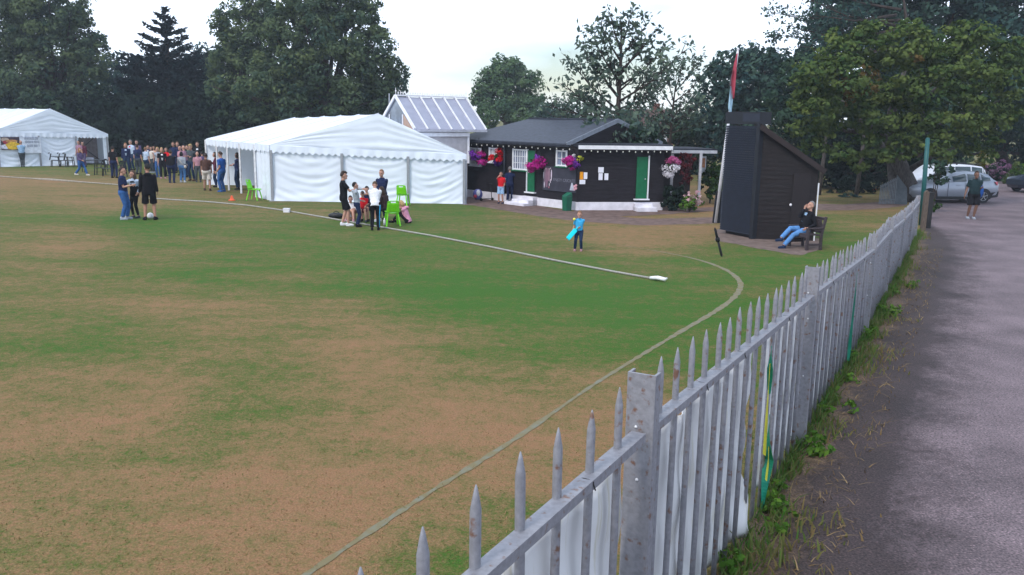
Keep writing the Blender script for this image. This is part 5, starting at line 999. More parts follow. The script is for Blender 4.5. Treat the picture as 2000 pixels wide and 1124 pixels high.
# ---------------------------------------------------------------- cars
def car(name, label, cat, loc, rz, Ln, Wd, prof, body_m, wheel_x, wr=.33, rails=False, spoke=True):
    """prof: stations along the length (nose to tail): x, z bottom, z belt, z top, half width at belt, half width at roof"""
    t = thing(name, label, cat, loc, rz); mb = MB(); rings = []
    def sec(st):
        x, zb_, zl, zt_, wb, wr_ = st; half = [(wb * .86, zb_), (wb * .97, zb_ + .12), (wb, (zb_ + zl) * .52), (wb * .985, zl - .06), (wb * .95, zl)]
        if zt_ > zl + .06: half += [(wb * .93 * .5 + wr_ * .5 + .02, (zl + zt_) / 2), (wr_ + .01, zt_ - .07), (wr_ * .86, zt_ - .012), (wr_ * .4, zt_)]
        else: half += [(wb * .86, zl + .015), (wb * .7, zt_ - .01), (wb * .5, zt_), (wb * .2, zt_ + .008)]
        return [Vector((x, -y, z)) for y, z in half] + [Vector((x, y, z)) for y, z in half[::-1]]
    rings = [sec(s) for s in prof]; mb.loft(rings); mb.build('body', body_m, t, smooth=True).modifiers.new('edge', 'EDGE_SPLIT').split_angle = R(38)
    gm_ = mat('car_glass', (.035, .06, .07), .08, .3, 2, spec=.7); bk_m = mat('car_black', (.012, .013, .016), .5)
    # side windows between belt and roof
    gs = [s for s in prof if s[3] > s[2] + .25]
    segs = []; n = len(gs) - 1
    for i in range(n):
        for sgn in (-1, 1):
            a, b = gs[i], gs[i + 1]; mb = MB(); pts = []
            for s, dx in ((a, .04), (b, -.04)):
                lo = (s[4] * .95, s[2] + .03); hi = (s[5] + .016, s[3] - .10); pts.append((Vector((s[0] + dx, sgn * (lo[0] + .006), lo[1])), Vector((s[0] + dx, sgn * ((s[4] * .93 * .5 + s[5] * .5 + .02) + .010), (s[2] + s[3]) / 2)), Vector((s[0] + dx, sgn * (hi[0] + .004), hi[1]))))
            (a0, a1, a2), (b0, b1, b2) = pts; o_ = Vector((0, sgn * .004, 0)); mb.add([a0 + o_, b0 + o_, b1 + o_, a1 + o_, b2 + o_, a2 + o_], [(0, 1, 2, 3), (3, 2, 4, 5)]); mb.build('window', gm_, t)
    s = prof[-1]; s2 = gs[-1]
    for x in wheel_x:
        for sgn in (-1, 1):
            w = Vector((x, sgn * (Wd / 2 - .10), wr)); mb = MB(); 
            mb.loft([[w + Vector((r * math.cos(k * .2618), y, r * math.sin(k * .2618))) for k in range(24)] for r, y in ((wr * .62, -.1), (wr * .95, -.1), (wr, -.06), (wr, .06), (wr * .95, .1), (wr * .62, .1))], cap=True); wh = mb.build('wheel', bk_m, t, smooth=False)
            mb = MB(); y = sgn * .108
            mb.loft([[w + Vector((r * math.cos(k * .2618), y * q_, r * math.sin(k * .2618))) for k in range(24)] for r, q_ in ((wr * .64, .92), (wr * .60, 1.0), (wr * .54, .85))], cap=False)
            for k in range(5): a = k * 1.2566 + .3; mb.bar(w + Vector((0, y * .92, 0)), w + Vector((math.cos(a) * wr * .6, y * .92, math.sin(a) * wr * .6)), .02, .07, up=(0, 1, 0))
            mb.build('rim', mat('alloy', (.45, .46, .48), .35, metal=.5), wh)
            mb = MB(); yy = sgn * (Wd / 2 + .004); rr = wr * 1.16
            mb.prism([Vector((x + rr * math.cos(k * .2618), yy, max(wr + rr * math.sin(k * .2618), .2))) for k in range(-2, 15)], Vector((0, -sgn * .02, 0))); mb.build('wheel_arch', bk_m, t)
    return t, gm_, bk_m
SIL = mat('car_silver', (.33, .36, .42), .28, .05, 2, metal=.35, spec=.6); VAN = mat('van_white', (.66, .69, .76), .35, .05, 2, spec=.5); DKC = mat('car_dark', (.02, .03, .05), .25, .1, 2, spec=.6)
tail = G(1948, 398); nose = G(1806, 397); cd = (nose - tail).normalized(); cpos = tail + cd * 2.12; crz = math.atan2(-cd.y, -cd.x)
side_ = Vector((-cd.y, cd.x, 0)); side_ = side_ if side_.y > 0 else -side_; cpos = cpos + side_ * .86
PR = [(-2.14, .42, .66, .70, .70, .6), (-2.0, .26, .78, .82, .80, .6), (-1.2, .2, .92, .97, .86, .66), (-.85, .2, .95, 1.02, .87, .64), (-.25, .2, .98, 1.42, .88, .60), (.5, .2, 1.0, 1.50, .88, .62), (1.2, .2, 1.02, 1.47, .87, .61), (1.72, .24, 1.05, 1.36, .85, .58), (2.02, .3, 1.04, 1.09, .82, .6), (2.14, .38, .92, .96, .76, .6)]
t, gm_, bkm = car('parked_car', 'silver estate car parked across the end of the road', 'car', cpos, crz, 4.28, 1.76, PR, SIL, (-1.32, 1.36))
mb = MB(); mb.hexa([Vector(q) for q in ((2.0, -.86, .86), (2.13, -.74, .86), (2.10, -.55, .86), (1.98, -.6, .86), (1.86, -.86, 1.03), (2.08, -.76, 1.03), (2.06, -.55, 1.03), (1.9, -.6, 1.03))]); LR = mat('lamp_red', (.42, .012, .03), .25, spec=.6); mb.build('tail_light', LR, t)
mb = MB(); mb.hexa([Vector((a, -b, c_)) for a, b, c_ in ((2.0, -.86, .86), (2.13, -.74, .86), (2.10, -.55, .86), (1.98, -.6, .86), (1.86, -.86, 1.03), (2.08, -.76, 1.03), (2.06, -.55, 1.03), (1.9, -.6, 1.03))]); mb.build('tail_light', LR, t)
mb = MB(); mb.hexa([Vector(q) for q in ((1.5, -.875, .22), (2.17, -.74, .3), (2.17, .74, .3), (1.5, .875, .22), (1.78, -.885, .52), (2.20, -.74, .56), (2.20, .74, .56), (1.78, .885, .52))]); mb.build('bumper', bkm, t)
for y in (-.885, .885): mb = MB(); mb.box((0, y, .25), (2.0, .03, .14)); mb.build('sill', bkm, t)
for x in (-.45, .42, 1.2): mb = MB(); mb.box((x, -.884, .62), (.012, .012, .66)); mb.build('door_gap', bkm, t)
mb = MB(); mb.box((-.55, -.95, 1.02), (.12, .16, .12)); mb.build('mirror', SIL, t, bevel=.03)
for x in (.05, .95): mb = MB(); mb.box((x, -.895, .86), (.2, .02, .03)); mb.build('handle', SIL, t)
mb = MB(); mb.add([Vector(q) for q in ((2.03, -.52, 1.06), (2.03, .52, 1.06), (1.77, .5, 1.345), (1.77, -.5, 1.345))], [(0, 1, 2, 3)]); mb.build('rear_window', gm_, t)
# white van behind, only its roof and flank show
vp = cpos + side_ * 3.6 - cd * 1.9
PV = [(-2.3, .45, .9, .95, .82, .7), (-2.1, .3, 1.1, 1.15, .92, .7), (-1.5, .25, 1.2, 1.3, .95, .75), (-.9, .25, 1.22, 1.78, .95, .76), (.2, .25, 1.25, 1.86, .95, .8), (1.3, .25, 1.25, 1.86, .95, .8), (2.1, .3, 1.25, 1.78, .93, .78), (2.32, .36, 1.2, 1.6, .9, .75), (2.38, .4, 1.1, 1.2, .88, .7)]
t, g2, b2_ = car('parked_van', 'white van with roof rails half hidden behind the silver car', 'van', vp, crz, 4.7, 1.9, PV, VAN, (-1.5, 1.5), .34); t.scale = (.82, 1, .88)
for y in (-.6, .6):
    mb = MB(); mb.bar((-1.0, y, 1.93), (2.1, y, 1.91), .04, .04); [mb.box((x, y, 1.88), (.08, .05, .09)) for x in (-.8, .5, 1.8)]; mb.build('roof_rail', b2_, t)
dp = G(2003, 386); PD = [(-2.1, .42, .68, .72, .72, .6), (-1.95, .25, .8, .84, .82, .6), (-1.1, .2, .93, .99, .86, .66), (-.3, .2, .98, 1.40, .87, .60), (.5, .2, 1.0, 1.47, .87, .62), (1.3, .2, 1.02, 1.42, .86, .61), (2.0, .3, 1.0, 1.1, .82, .6), (2.12, .38, .9, .94, .76, .6)]
dpos = G(1996, 377) + Vector((1.75, .6, 0)); t, g3, b3 = car('parked_car', 'dark car just entering the right edge of the photo', 'car', dpos, R(10), 4.22, 1.74, PD, DKC, (-1.3, 1.33), .32)
bp2 = cpos + side_ * 5.0 - cd * 2.0; t, g4, b4 = car('parked_car', 'blue grey car behind the right end of the silver car', 'car', bp2, crz, 4.28, 1.76, PR, mat('car_bluegrey', (.10, .14, .19), .3, .05, 2, spec=.6), (-1.32, 1.36)); t.scale = (.8, 1, .86)
mb = MB(); mb.box((2.06, -.66, .93), (.16, .26, .17)); mb.build('tail_light', LR, t)

# ---------------------------------------------------------------- vegetation
NR = np.random.default_rng(11)
def unit(v): return v / np.maximum(np.linalg.norm(v, axis=-1, keepdims=True), 1e-9)
def leafcloud(blobs, size, dens=1.0, clump=12, shell=.55, flat=0.0, droop=0.0, spread=.16, scruff=True):
    Vs, Ts = [], []; more = []
    if len(blobs) > 5 and scruff:
        for c, r in blobs:
            r = np.array(r if hasattr(r, '__len__') else (r, r, r))
            for _ in range(4): d = unit(NR.normal(size=3)); more.append((tuple(np.array(c) + d * r * NR.uniform(.85, 1.12)), tuple(r * NR.uniform(.16, .36))))
    for c, r in list(blobs) + more:
        r = np.array(r if hasattr(r, '__len__') else (r, r, r)); rm = r.mean(); n = int(dens * 4 * math.pi * rm * rm / (size * size * .55)); m = int(min(max(3, n // clump), max(5, 34 * min(1, rm / 1.2)))); n = max(n, m * 3)
        d = unit(NR.normal(size=(m, 3))); rad = shell + (1.0 - shell) * NR.random((m, 1)) ** .6; cc = np.array(c) + d * rad * r * (1 + .16 * NR.normal(size=(m, 1)).clip(-1.5, 1.5)); tint = np.clip(NR.normal(.42, .24, m), 0, 1)
        idx = NR.integers(0, m, n); ld = unit(NR.normal(size=(n, 3))); rc = (spread * 1.75 * r + size * .3) * NR.uniform(.65, 1.25, (m, 1))[idx]; off = ld * rc * np.array([1, 1, .8 - flat * .45]) * (.35 + .72 * NR.random((n, 1)) ** .5); p = cc[idx] + off
        nn = unit(ld * .85 + d[idx] * .35 + np.array([0, 0, .35]) + NR.normal(size=(n, 3)) * .42); tt = unit(np.cross(nn, NR.normal(size=(n, 3)))); bb_ = np.cross(nn, tt); s = size * NR.uniform(.55, 1.25, (n, 1))
        Vs.append(np.stack([p - tt * s * .62, p + bb_ * s * .36, p + tt * s * .62, p - bb_ * s * .36], 1)); Ts.append(np.repeat(np.clip(tint[idx] + .16 * ld[:, 2] * 0 + NR.normal(0, .10, n), 0, 1), 4))
    V = np.concatenate(Vs).reshape(-1, 3); keep = None
    V[:, 2] = np.maximum(V[:, 2], .02); return V, np.concatenate(Ts)
def crown(name, V, T, m, root, O): return npmesh(name, V, np.arange(len(V)).reshape(-1, 4), m, root, T, O)
BARK = mat('bark', (.042, .032, .028), .95, .4, 5, bump=.6, stretch=(5, 5, 1)); BARK2 = mat('bark_grey', (.075, .066, .062), .95, .4, 5, bump=.6, stretch=(5, 5, 1))
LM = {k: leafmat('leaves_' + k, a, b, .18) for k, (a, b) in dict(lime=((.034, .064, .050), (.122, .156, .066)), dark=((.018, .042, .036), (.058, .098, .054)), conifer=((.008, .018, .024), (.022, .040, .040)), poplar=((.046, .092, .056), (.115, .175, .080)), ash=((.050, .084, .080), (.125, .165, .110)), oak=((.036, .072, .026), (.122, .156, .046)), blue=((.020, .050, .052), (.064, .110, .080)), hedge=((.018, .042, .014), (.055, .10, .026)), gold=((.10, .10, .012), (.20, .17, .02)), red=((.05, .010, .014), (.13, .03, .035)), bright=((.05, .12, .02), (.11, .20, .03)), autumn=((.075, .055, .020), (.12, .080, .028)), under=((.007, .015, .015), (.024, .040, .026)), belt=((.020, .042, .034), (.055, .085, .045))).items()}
def pxblobs(Y, lst, dy=.5, seed=0):
    rg_ = random.Random(seed); out = []
    for e in lst:
        px, py, r = e[:3]; yy = Y + (e[3] if len(e) > 3 else rg_.uniform(-dy, dy) * r * Y / FPX); c = At(px, py, yy); rr = r * yy / FPX; ry_ = (e[4] if len(e) > 4 else r) * yy / FPX; out.append(((c.x, c.y, c.z), (rr, rr, ry_)))
    return out
def tree(label, Y, base_px, lst, mkey, size, dens=1.0, trunk=.35, group=None, name='tree', clump=12, shell=.55, limbs=True, cat='tree', barkm=None, spread=.16, seed=1, dy=.5, **kw):
    b = At(base_px, 250, Y); O = Vector((b.x, b.y, 0)); t = thing(name, label, cat, O, 0, group); bl = pxblobs(Y, lst, dy, seed)
    V, T = leafcloud(bl, size, dens, clump, shell, spread=spread, **kw); crown('crown', V, T, LM[mkey], t, O)
    if trunk:
        mb = MB(); top = sum((Vector(c) for c, r in bl), Vector()) / len(bl); mb.tube([O, O.lerp(Vector((top.x, top.y, top.z * .45)), 1) * 1.0, top], [trunk * 1.3, trunk, trunk * .4], 9)
        if limbs:
            fork = Vector((top.x, top.y, top.z * .5))
            for c, r in bl:
                c = Vector(c); mid = fork.lerp(c, .5) + Vector((0, 0, -.06 * (c - fork).length)); mb.tube([fork.lerp(O, .1), mid, c + (c - fork).normalized() * r[0] * .5], [trunk * .42, trunk * .25, trunk * .06], 6)
        mb.build('trunk', barkm or BARK, t, O, smooth=True)
    return t
K4 = 'trees behind the cricket ground'
tree('tall broad dark tree filling the top left corner', 78, 70, [(60, 40, 62), (-10, 60, 75), (120, 95, 62), (165, 118, 40), (60, 130, 85), (-50, 140, 80), (110, 175, 72), (176, 168, 34), (20, -20, 60), (95, -5, 58), (60, 205, 66), (192, 92, 20), (150, 60, 36), (150, 215, 50), (0, 215, 60), (198, 78, 11), (140, 18, 30), (175, 205, 30)], 'lime', .27, 1.35, .6, K4, seed=1, shell=.5)
tree('lower bluish tree showing between the tall corner tree and the conifer', 92, 225, [(222, 130, 26), (238, 150, 28), (205, 170, 34), (240, 190, 36), (215, 120, 14), (232, 215, 44)], 'blue', .34, 1.2, .3, K4)
# conifer
def conifer(label, Y, bpx, apex, base_py, hw, m, size, seed):
    rg_ = np.random.default_rng(seed); ap = At(*apex, Y); b = At(bpx, base_py, Y); O = Vector((b.x, b.y, 0)); t = thing('conifer', label, 'tree', O, 0, K4); H = ap.z; mb = MB(); mb.tube([O, Vector((ap.x, ap.y, H * .6)), ap], [.5, .26, .03], 8); V = []; T = []; nw = 24
    for i in range(nw):
        f = (i + .5) / nw; z = H * (.10 + .895 * f) + rg_.uniform(-.25, .25); Rm = hw(f); nbr = 8 if f < .6 else 5; x0 = O.x + (ap.x - O.x) * f
        for k in range(nbr):
            a = 6.283 * (k / nbr) + rg_.uniform(-.4, .4) + i * .7; ln = Rm * rg_.uniform(.35, 1.15) if f > .6 else Rm * rg_.uniform(.55, 1.12); rise = -.2 + .55 * f; p0 = np.array([x0, O.y, z + rg_.uniform(-.25, .25)]); d = np.array([math.cos(a), math.sin(a), rise]); p1 = p0 + d * ln
            if f > .45: mb.tube([Vector(p0), Vector(p0 + d * ln * .8)], [.06, .02], 5)
            thin = 1 if f < .45 else max(.38, 1 - (f - .45) * 2.6); n = int((26 + ln * 62) * thin); u = rg_.random(n) ** .8; c = p0 + (p1 - p0) * u[:, None]; c[:, 2] += (u ** 2) * ln * .10; off = rg_.normal(size=(n, 3)) * np.array([.26, .26, .20]) * (.55 + .5 * (1 - f)) * (1 if f < .62 else .8); off[:, 2] -= np.abs(off[:, 2]) * .5; c = c + off * (1.15 - .4 * u[:, None])
            nn = unit(np.array([0, 0, .8]) + rg_.normal(size=(n, 3)) * .6); tt = unit(d + rg_.normal(size=(n, 3)) * .5); bb_ = unit(np.cross(nn, tt)); s = size * rg_.uniform(.6, 1.2, (n, 1)); V.append(np.stack([c - tt * s * .7, c + bb_ * s * .28, c + tt * s * .7, c - bb_ * s * .28], 1)); T.append(np.repeat(np.clip(rg_.normal(.4, .25, n), 0, 1), 4))
    V = np.concatenate(V).reshape(-1, 3); V[:, 2] = np.maximum(V[:, 2], .03); crown('crown', V, np.concatenate(T), m, t, O); mb.build('trunk', BARK, t, O, smooth=True)
conifer('dark pointed conifer with thin top between the two big trees', 82, 324, (322, 22), 300, lambda f: 5.6 * (1 - f ** 1.7) + .45 if f < .6 else .25 + 10 * (1 - f), LM['conifer'], .40, 5)
conifer('small dark conifer left of the pointed one, behind the crowd', 80, 268, (266, 118), 300, lambda f: 3.2 * (1 - f) ** .8 + .3, LM['conifer'], .40, 6)
conifer('dark spreading yew behind the crowd near the big lime tree', 80, 385, (372, 118), 300, lambda f: 3.9 * (1 - f) ** .7 + .4, LM['conifer'], .40, 7)
tree('rounded tree top behind the conifer', 100, 410, [(402, 120, 30), (420, 140, 30), (398, 160, 40), (425, 110, 12)], 'blue', .36, 1.2, .3, K4)
tree('tall lime tree left of the biggest lime', 76, 480, [(486, 20, 44), (470, 62, 52), (505, 85, 56), (455, 105, 34), (520, 40, 34), (470, 150, 54), (510, 160, 56), (430, 178, 28), (500, -10, 30), (440, 60, 18), (445, 135, 36), (420, 160, 22)], 'lime', .26, 1.35, .5, K4, seed=3, shell=.5)
tree('biggest lime tree behind the large marquee', 70, 630, [(640, 10, 50), (600, 60, 66), (675, 60, 70), (560, 105, 56), (720, 100, 56), (640, 120, 82), (748, 140, 40), (590, 165, 62), (690, 170, 62), (540, 160, 44), (640, 195, 52), (575, 205, 46), (715, 200, 46), (660, -30, 50), (772, 132, 17), (600, 20, 40), (565, 20, 22), (700, 20, 34), (420, 170, 20), (500, 190, 48), (760, 170, 22), (735, 60, 20), (545, 65, 20)], 'lime', .25, 1.4, .6, K4, seed=4, shell=.5)
tree('loose tree peeping out right of the biggest lime', 88, 772, [(770, 175, 26), (785, 160, 14), (760, 200, 30), (790, 190, 12), (778, 140, 10), (745, 205, 30)], 'blue', .34, .9, .2, K4)
tree('rounded mid green tree above the clubhouse roof', 96, 993, [(985, 150, 34), (1010, 165, 38), (960, 175, 34), (1030, 190, 34), (990, 195, 46), (950, 205, 30), (1045, 212, 26), (990, 130, 16), (1005, 140, 20), (960, 155, 22), (940, 190, 18), (1020, 225, 30)], 'poplar', .26, 1.5, .4, K4, seed=5, shell=.45)
for px, py, r, mk, lb in ((945, 226, 22, 'poplar', 'grey green bush left of the rounded tree'), (1085, 226, 30, 'blue', 'dark bush right of the rounded tree'), (1040, 232, 20, 'poplar', 'low pale bush under the right side of the rounded tree'), (905, 222, 17, 'poplar', 'pale bush peeping over the glasshouse ridge'), (1125, 236, 36, 'dark', 'dark bush behind the slate roof gable')):
    tree(lb, 84, px, [(px, py, r), (px + r * .6, py + r * .5, r * .8), (px - r * .7, py + r * .5, r * .8), (px, py + r * 1.4, r)], mk, .26, 1.3, .15, 'bushes behind the clubhouse', 'bush', cat='bush')
# dark undergrowth belt under the left hand trees
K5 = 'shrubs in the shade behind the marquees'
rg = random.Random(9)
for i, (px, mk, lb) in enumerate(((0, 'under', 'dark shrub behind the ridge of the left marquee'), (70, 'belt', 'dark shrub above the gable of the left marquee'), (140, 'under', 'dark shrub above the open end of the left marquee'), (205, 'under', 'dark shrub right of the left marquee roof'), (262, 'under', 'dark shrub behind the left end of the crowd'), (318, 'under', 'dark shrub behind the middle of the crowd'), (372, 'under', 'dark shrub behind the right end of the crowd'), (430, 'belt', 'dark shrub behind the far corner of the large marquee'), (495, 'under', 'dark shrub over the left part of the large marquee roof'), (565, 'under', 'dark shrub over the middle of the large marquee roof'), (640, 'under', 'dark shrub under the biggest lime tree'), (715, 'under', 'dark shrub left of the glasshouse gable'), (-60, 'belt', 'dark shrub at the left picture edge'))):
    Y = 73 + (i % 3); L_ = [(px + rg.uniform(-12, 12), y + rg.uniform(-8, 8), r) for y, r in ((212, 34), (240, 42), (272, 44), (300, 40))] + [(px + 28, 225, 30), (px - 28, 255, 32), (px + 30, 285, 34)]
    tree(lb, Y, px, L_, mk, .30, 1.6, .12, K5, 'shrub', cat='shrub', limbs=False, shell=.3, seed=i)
# open, light ash tree behind the clubhouse
def spray(label, Y, bpx, spine, limbs, m, size, group, dens=1.0, tr=.17, seed=2, barkm=BARK, name='tree', clr=.30, sub=5):
    rg_ = np.random.default_rng(seed); S = [At(x, y, Y) for x, y in spine]; O = Vector((S[0].x, S[0].y, 0)); t = thing(name, label, 'tree', O, 0, group); mb = MB(); pts = [O] + S; mb.tube(pts, [tr * (1 - .9 * i / (len(pts) - 1)) for i in range(len(pts))], 8); CC = []
    for lim in limbs:
        x0, y0, x1, y1 = lim[:4]; dyy = lim[4] if len(lim) > 4 else rg_.uniform(-1, 1) * abs(x1 - x0) * Y / FPX * .8; a = At(x0, y0, Y); e = At(x1, y1, Y + dyy); mid = a.lerp(e, .5) + Vector((0, 0, -.06 * (e - a).length)); ln = (e - a).length; mb.tube([a, mid, e], [tr * .36, tr * .2, .012], 6)
        for k in range(int(sub * ln) + 3):
            u = rg_.uniform(.25, 1.0); p = a.lerp(e, u) + Vector((0, 0, -.06 * ln * 4 * u * (1 - u) * .5)); d = Vector(rg_.normal(size=3)) + (e - a).normalized() * 1.1 + Vector((0, 0, .25)); d.normalize(); l2 = rg_.uniform(.4, 1.15) * (1.15 - u * .75) * min(1.4, .4 + ln * .25); q_ = p + d * l2; mb.tube([p, q_], [.022, .008], 4)
            for w in (.5, .75, 1.0, 1.1): CC.append(np.array(p.lerp(q_, w)))
    CC = np.array(CC); n = int(len(CC) * 1.45 * dens); i = rg_.integers(0, len(CC), n); p = CC[i] + rg_.normal(size=(n, 3)) * clr * .55; tint = rg_.normal(.42, .25, len(CC)); nn = unit(rg_.normal(size=(n, 3)) + np.array([0, 0, .6])); tt = unit(np.cross(nn, rg_.normal(size=(n, 3)))); bb_ = np.cross(nn, tt); s = size * rg_.uniform(.6, 1.25, (n, 1)); V = np.stack([p - tt * s * .65, p + bb_ * s * .33, p + tt * s * .65, p - bb_ * s * .33], 1).reshape(-1, 3); crown('crown', V, np.repeat(np.clip(tint[i], 0, 1), 4), m, t, O); mb.build('trunk', barkm, t, O, smooth=True)
spray('airy pale tree with visible branches rising behind the clubhouse', 41, 1205, [(1203, 262), (1208, 200), (1212, 130), (1214, 70), (1215, 42)], [(1204, 235, 1098, 162), (1205, 230, 1078, 208), (1206, 215, 1108, 112), (1208, 190, 1140, 86), (1210, 160, 1152, 60), (1212, 120, 1172, 45), (1213, 100, 1190, 24), (1214, 90, 1234, 24), (1213, 110, 1268, 42), (1211, 140, 1284, 56), (1209, 170, 1300, 92), (1207, 200, 1334, 102), (1206, 215, 1320, 150), (1205, 235, 1262, 165), (1204, 240, 1130, 240), (1204, 245, 1075, 225), (1207, 190, 1165, 130), (1209, 150, 1245, 95), (1208, 180, 1255, 130), (1205, 225, 1160, 190), (1205, 228, 1250, 205), (1204, 250, 1160, 262), (1204, 250, 1255, 240), (1206, 220, 1120, 190), (1210, 150, 1180, 90), (1212, 100, 1215, 45), (1208, 185, 1200, 120), (1204, 240, 1180, 225), (1204, 245, 1160, 262, -4), (1204, 245, 1180, 250, -4.2), (1204, 245, 1210, 262, -4), (1204, 245, 1240, 268, -4), (1204, 240, 1270, 262, -4), (1204, 240, 1195, 268, -4.2), (1204, 240, 1225, 250, -4), (1204, 240, 1255, 250, -3.8), (1204, 245, 1150, 250, -4)], LM['ash'], .225, K4, 1.15, .17, 2)
spray('thin airy tree right of the pale tree, behind the flat clubhouse roof', 49, 1312, [(1308, 285), (1312, 230), (1318, 180), (1322, 140)], [(1310, 260, 1240, 205), (1312, 235, 1255, 170), (1314, 210, 1275, 140), (1318, 180, 1370, 112), (1316, 200, 1372, 150), (1312, 240, 1374, 195), (1318, 180, 1335, 118), (1310, 260, 1378, 235), (1310, 262, 1262, 250), (1316, 200, 1300, 130), (1312, 235, 1345, 180), (1310, 255, 1340, 225), (1310, 258, 1290, 215)], LM['ash'], .225, K4, 1.1, .12, 3)
# brick house far behind
hb = At(1255, 250, 74); O = Vector((hb.x, hb.y, 0)); t = thing('brick_house', 'red brick house with tiled roof glimpsed through the airy tree', 'house', O, R(12)); BRK = mat('far_brick', (.15, .07, .055), .9, .3, 3); TL = mat('far_tiles', (.085, .05, .045), .85, .25, 3)
mb = MB(); mb.box((0, 0, 1.55), (4.0, 4, 3.1)); mb.build('wall', BRK, t); mb = MB(); mb.prism([(-2.2, -2.3, 3.1), (2.2, -2.3, 3.1), (2.2, 0, 4.5), (-2.2, 0, 4.5)], (0, 0, .1)); mb.prism([(-2.2, 2.3, 3.1), (2.2, 2.3, 3.1), (2.2, 0, 4.5), (-2.2, 0, 4.5)], (0, 0, .1)); mb.prism([(-1.98, -2, 3.1), (-1.98, 2, 3.1), (-1.98, 0, 4.4)], (.1, 0, 0)); mb.prism([(1.9, -2, 3.1), (1.9, 2, 3.1), (1.9, 0, 4.4)], (.1, 0, 0)); rf = mb.build('roof', TL, t); mb = MB(); mb.box((1.2, .2, 4.6), (.5, .5, 1.0)); mb.build('chimney', BRK, rf)
for x in (-1.1, 1.0): mb = MB(); mb.box((x, -2.02, 2.3), (.9, .06, .8)); mb.build('window', WHT, t)
# right hand woodland
tree('leafy tree filling the gap behind the veranda roof', 60, 1330, [(1260, 290, 36), (1310, 280, 40), (1360, 285, 44), (1290, 250, 30), (1340, 240, 40), (1385, 310, 36), (1330, 320, 34), (1270, 320, 30), (1240, 265, 20)], 'belt', .27, 1.5, .3, K4, seed=12, shell=.4)
tree('dense dark tree behind the flagpole', 58, 1430, [(1425, 125, 32), (1465, 120, 34), (1400, 160, 32), (1440, 165, 44), (1490, 150, 40), (1385, 205, 32), (1425, 215, 44), (1475, 205, 48), (1520, 140, 40), (1450, 105, 15), (1500, 108, 20), (1392, 140, 14), (1410, 250, 46), (1460, 255, 50), (1530, 190, 46), (1370, 240, 22)], 'blue', .26, 1.6, .35, K4, seed=6, shell=.45)
tree('shaded tree low down behind the hut and bench', 48, 1650, [(1600, 330, 30), (1650, 335, 34), (1700, 325, 36), (1740, 310, 36), (1630, 290, 40), (1690, 280, 40), (1750, 270, 40), (1780, 320, 30)], 'under', .24, 1.5, .2, K4, seed=13, shell=.4)
tree('dark tree right behind the tall hut', 50, 1560, [(1540, 215, 50), (1590, 180, 60), (1545, 265, 44), (1600, 250, 56), (1650, 300, 50), (1570, 310, 40), (1640, 210, 60), (1600, 340, 34), (1520, 300, 30), (1690, 320, 44), (1560, 150, 40)], 'dark', .24, 1.4, .3, K4, seed=7, shell=.4)
spray('tall bluish tree with loose sprays over the top right corner', 52, 1760, [(1800, 240), (1790, 120), (1770, 40), (1760, -40)], [(1760, 40, 1495, 22), (1750, 60, 1500, 68), (1740, 80, 1545, 52), (1750, 50, 1560, -10), (1740, 100, 1562, 90), (1760, 20, 1600, -30), (1745, 90, 1580, 120), (1750, 30, 1590, 30)], LM['blue'], .22, K4, 1.5, .3, 4, clr=.34, sub=4)
tree('dark leafy tree crown filling the top right above the yellow green tree', 56, 1850, [(1700, 20, 70), (1780, 0, 80), (1870, 10, 80), (1960, 10, 80), (1640, 50, 50), (1740, 80, 70), (1840, 90, 80), (1940, 90, 80), (2030, 60, 80), (1620, 10, 40), (1680, -40, 60), (1600, 90, 44), (1820, -60, 80), (1930, -60, 80), (1990, 160, 70), (1570, 130, 34)], 'blue', .28, 1.4, .5, K4, seed=8, shell=.45)
tree('dark tree directly behind the yellow green tree', 53, 1800, [(1740, 180, 60), (1800, 170, 60), (1860, 190, 60), (1770, 240, 56), (1830, 245, 56), (1720, 250, 44), (1700, 180, 50), (1790, 290, 40), (1850, 285, 34)], 'dark', .26, 1.4, .3, K4, seed=21, shell=.4)
tree('dark tree closing the far right behind the parked cars', 66, 1985, [(1960, 180, 70), (2020, 220, 80), (1940, 250, 56), (1990, 290, 56), (1890, 220, 50), (2060, 130, 90), (1860, 270, 40), (1840, 300, 26), (2050, 300, 60)], 'dark', .30, 1.4, .4, K4, seed=9, shell=.45)
# the big yellow-green tree by the fence end
Y = 38; b = G(1775, 394); O = Vector((b.x, b.y, 0)); t = thing('tree', 'spreading yellow green tree with twin trunks overhanging the end of the fence', 'tree', O, 0, K4)
bl = pxblobs(Y, [(1640, 100, 48), (1700, 85, 50), (1770, 95, 56), (1840, 92, 50), (1910, 95, 56), (1600, 140, 46), (1660, 150, 56), (1740, 160, 64), (1820, 160, 64), (1900, 160, 60), (1965, 150, 50), (1580, 190, 38), (1640, 205, 48), (1710, 225, 52), (1790, 235, 54), (1870, 235, 52), (1930, 230, 42), (1990, 210, 40), (1610, 245, 30), (1690, 285, 36), (1760, 285, 36), (1830, 285, 38), (1890, 280, 28), (1560, 205, 20), (1725, 305, 22), (1690, 60, 26), (1780, 55, 28), (1890, 58, 30), (1975, 100, 36), (1940, 270, 18), (1630, 70, 20), (1590, 285, 26), (1640, 300, 28), (1560, 250, 24), (1930, 305, 18), (1680, 320, 22), (1700, 262, 34), (1600, 215, 40)], .9, 3)
bl = [(c, (r[0], r[1], r[2] * .72)) for c, r in bl]
V, T = leafcloud(bl, .165, 1.15, 9, .45, flat=.5, spread=.20); crown('crown', V, T, LM['oak'], t, O)
bl2 = pxblobs(Y - 1.6, [(1700, 165, 20), (1665, 180, 22), (1790, 115, 12), (1650, 150, 14), (1690, 140, 14)], .5, 5); V, T = leafcloud(bl2, .17, .8, 7, .3); crown('dying_leaves', V, T, LM['autumn'], t, O)
mb = MB(); A = lambda x, y, d=0: At(x, y, O.y + d)
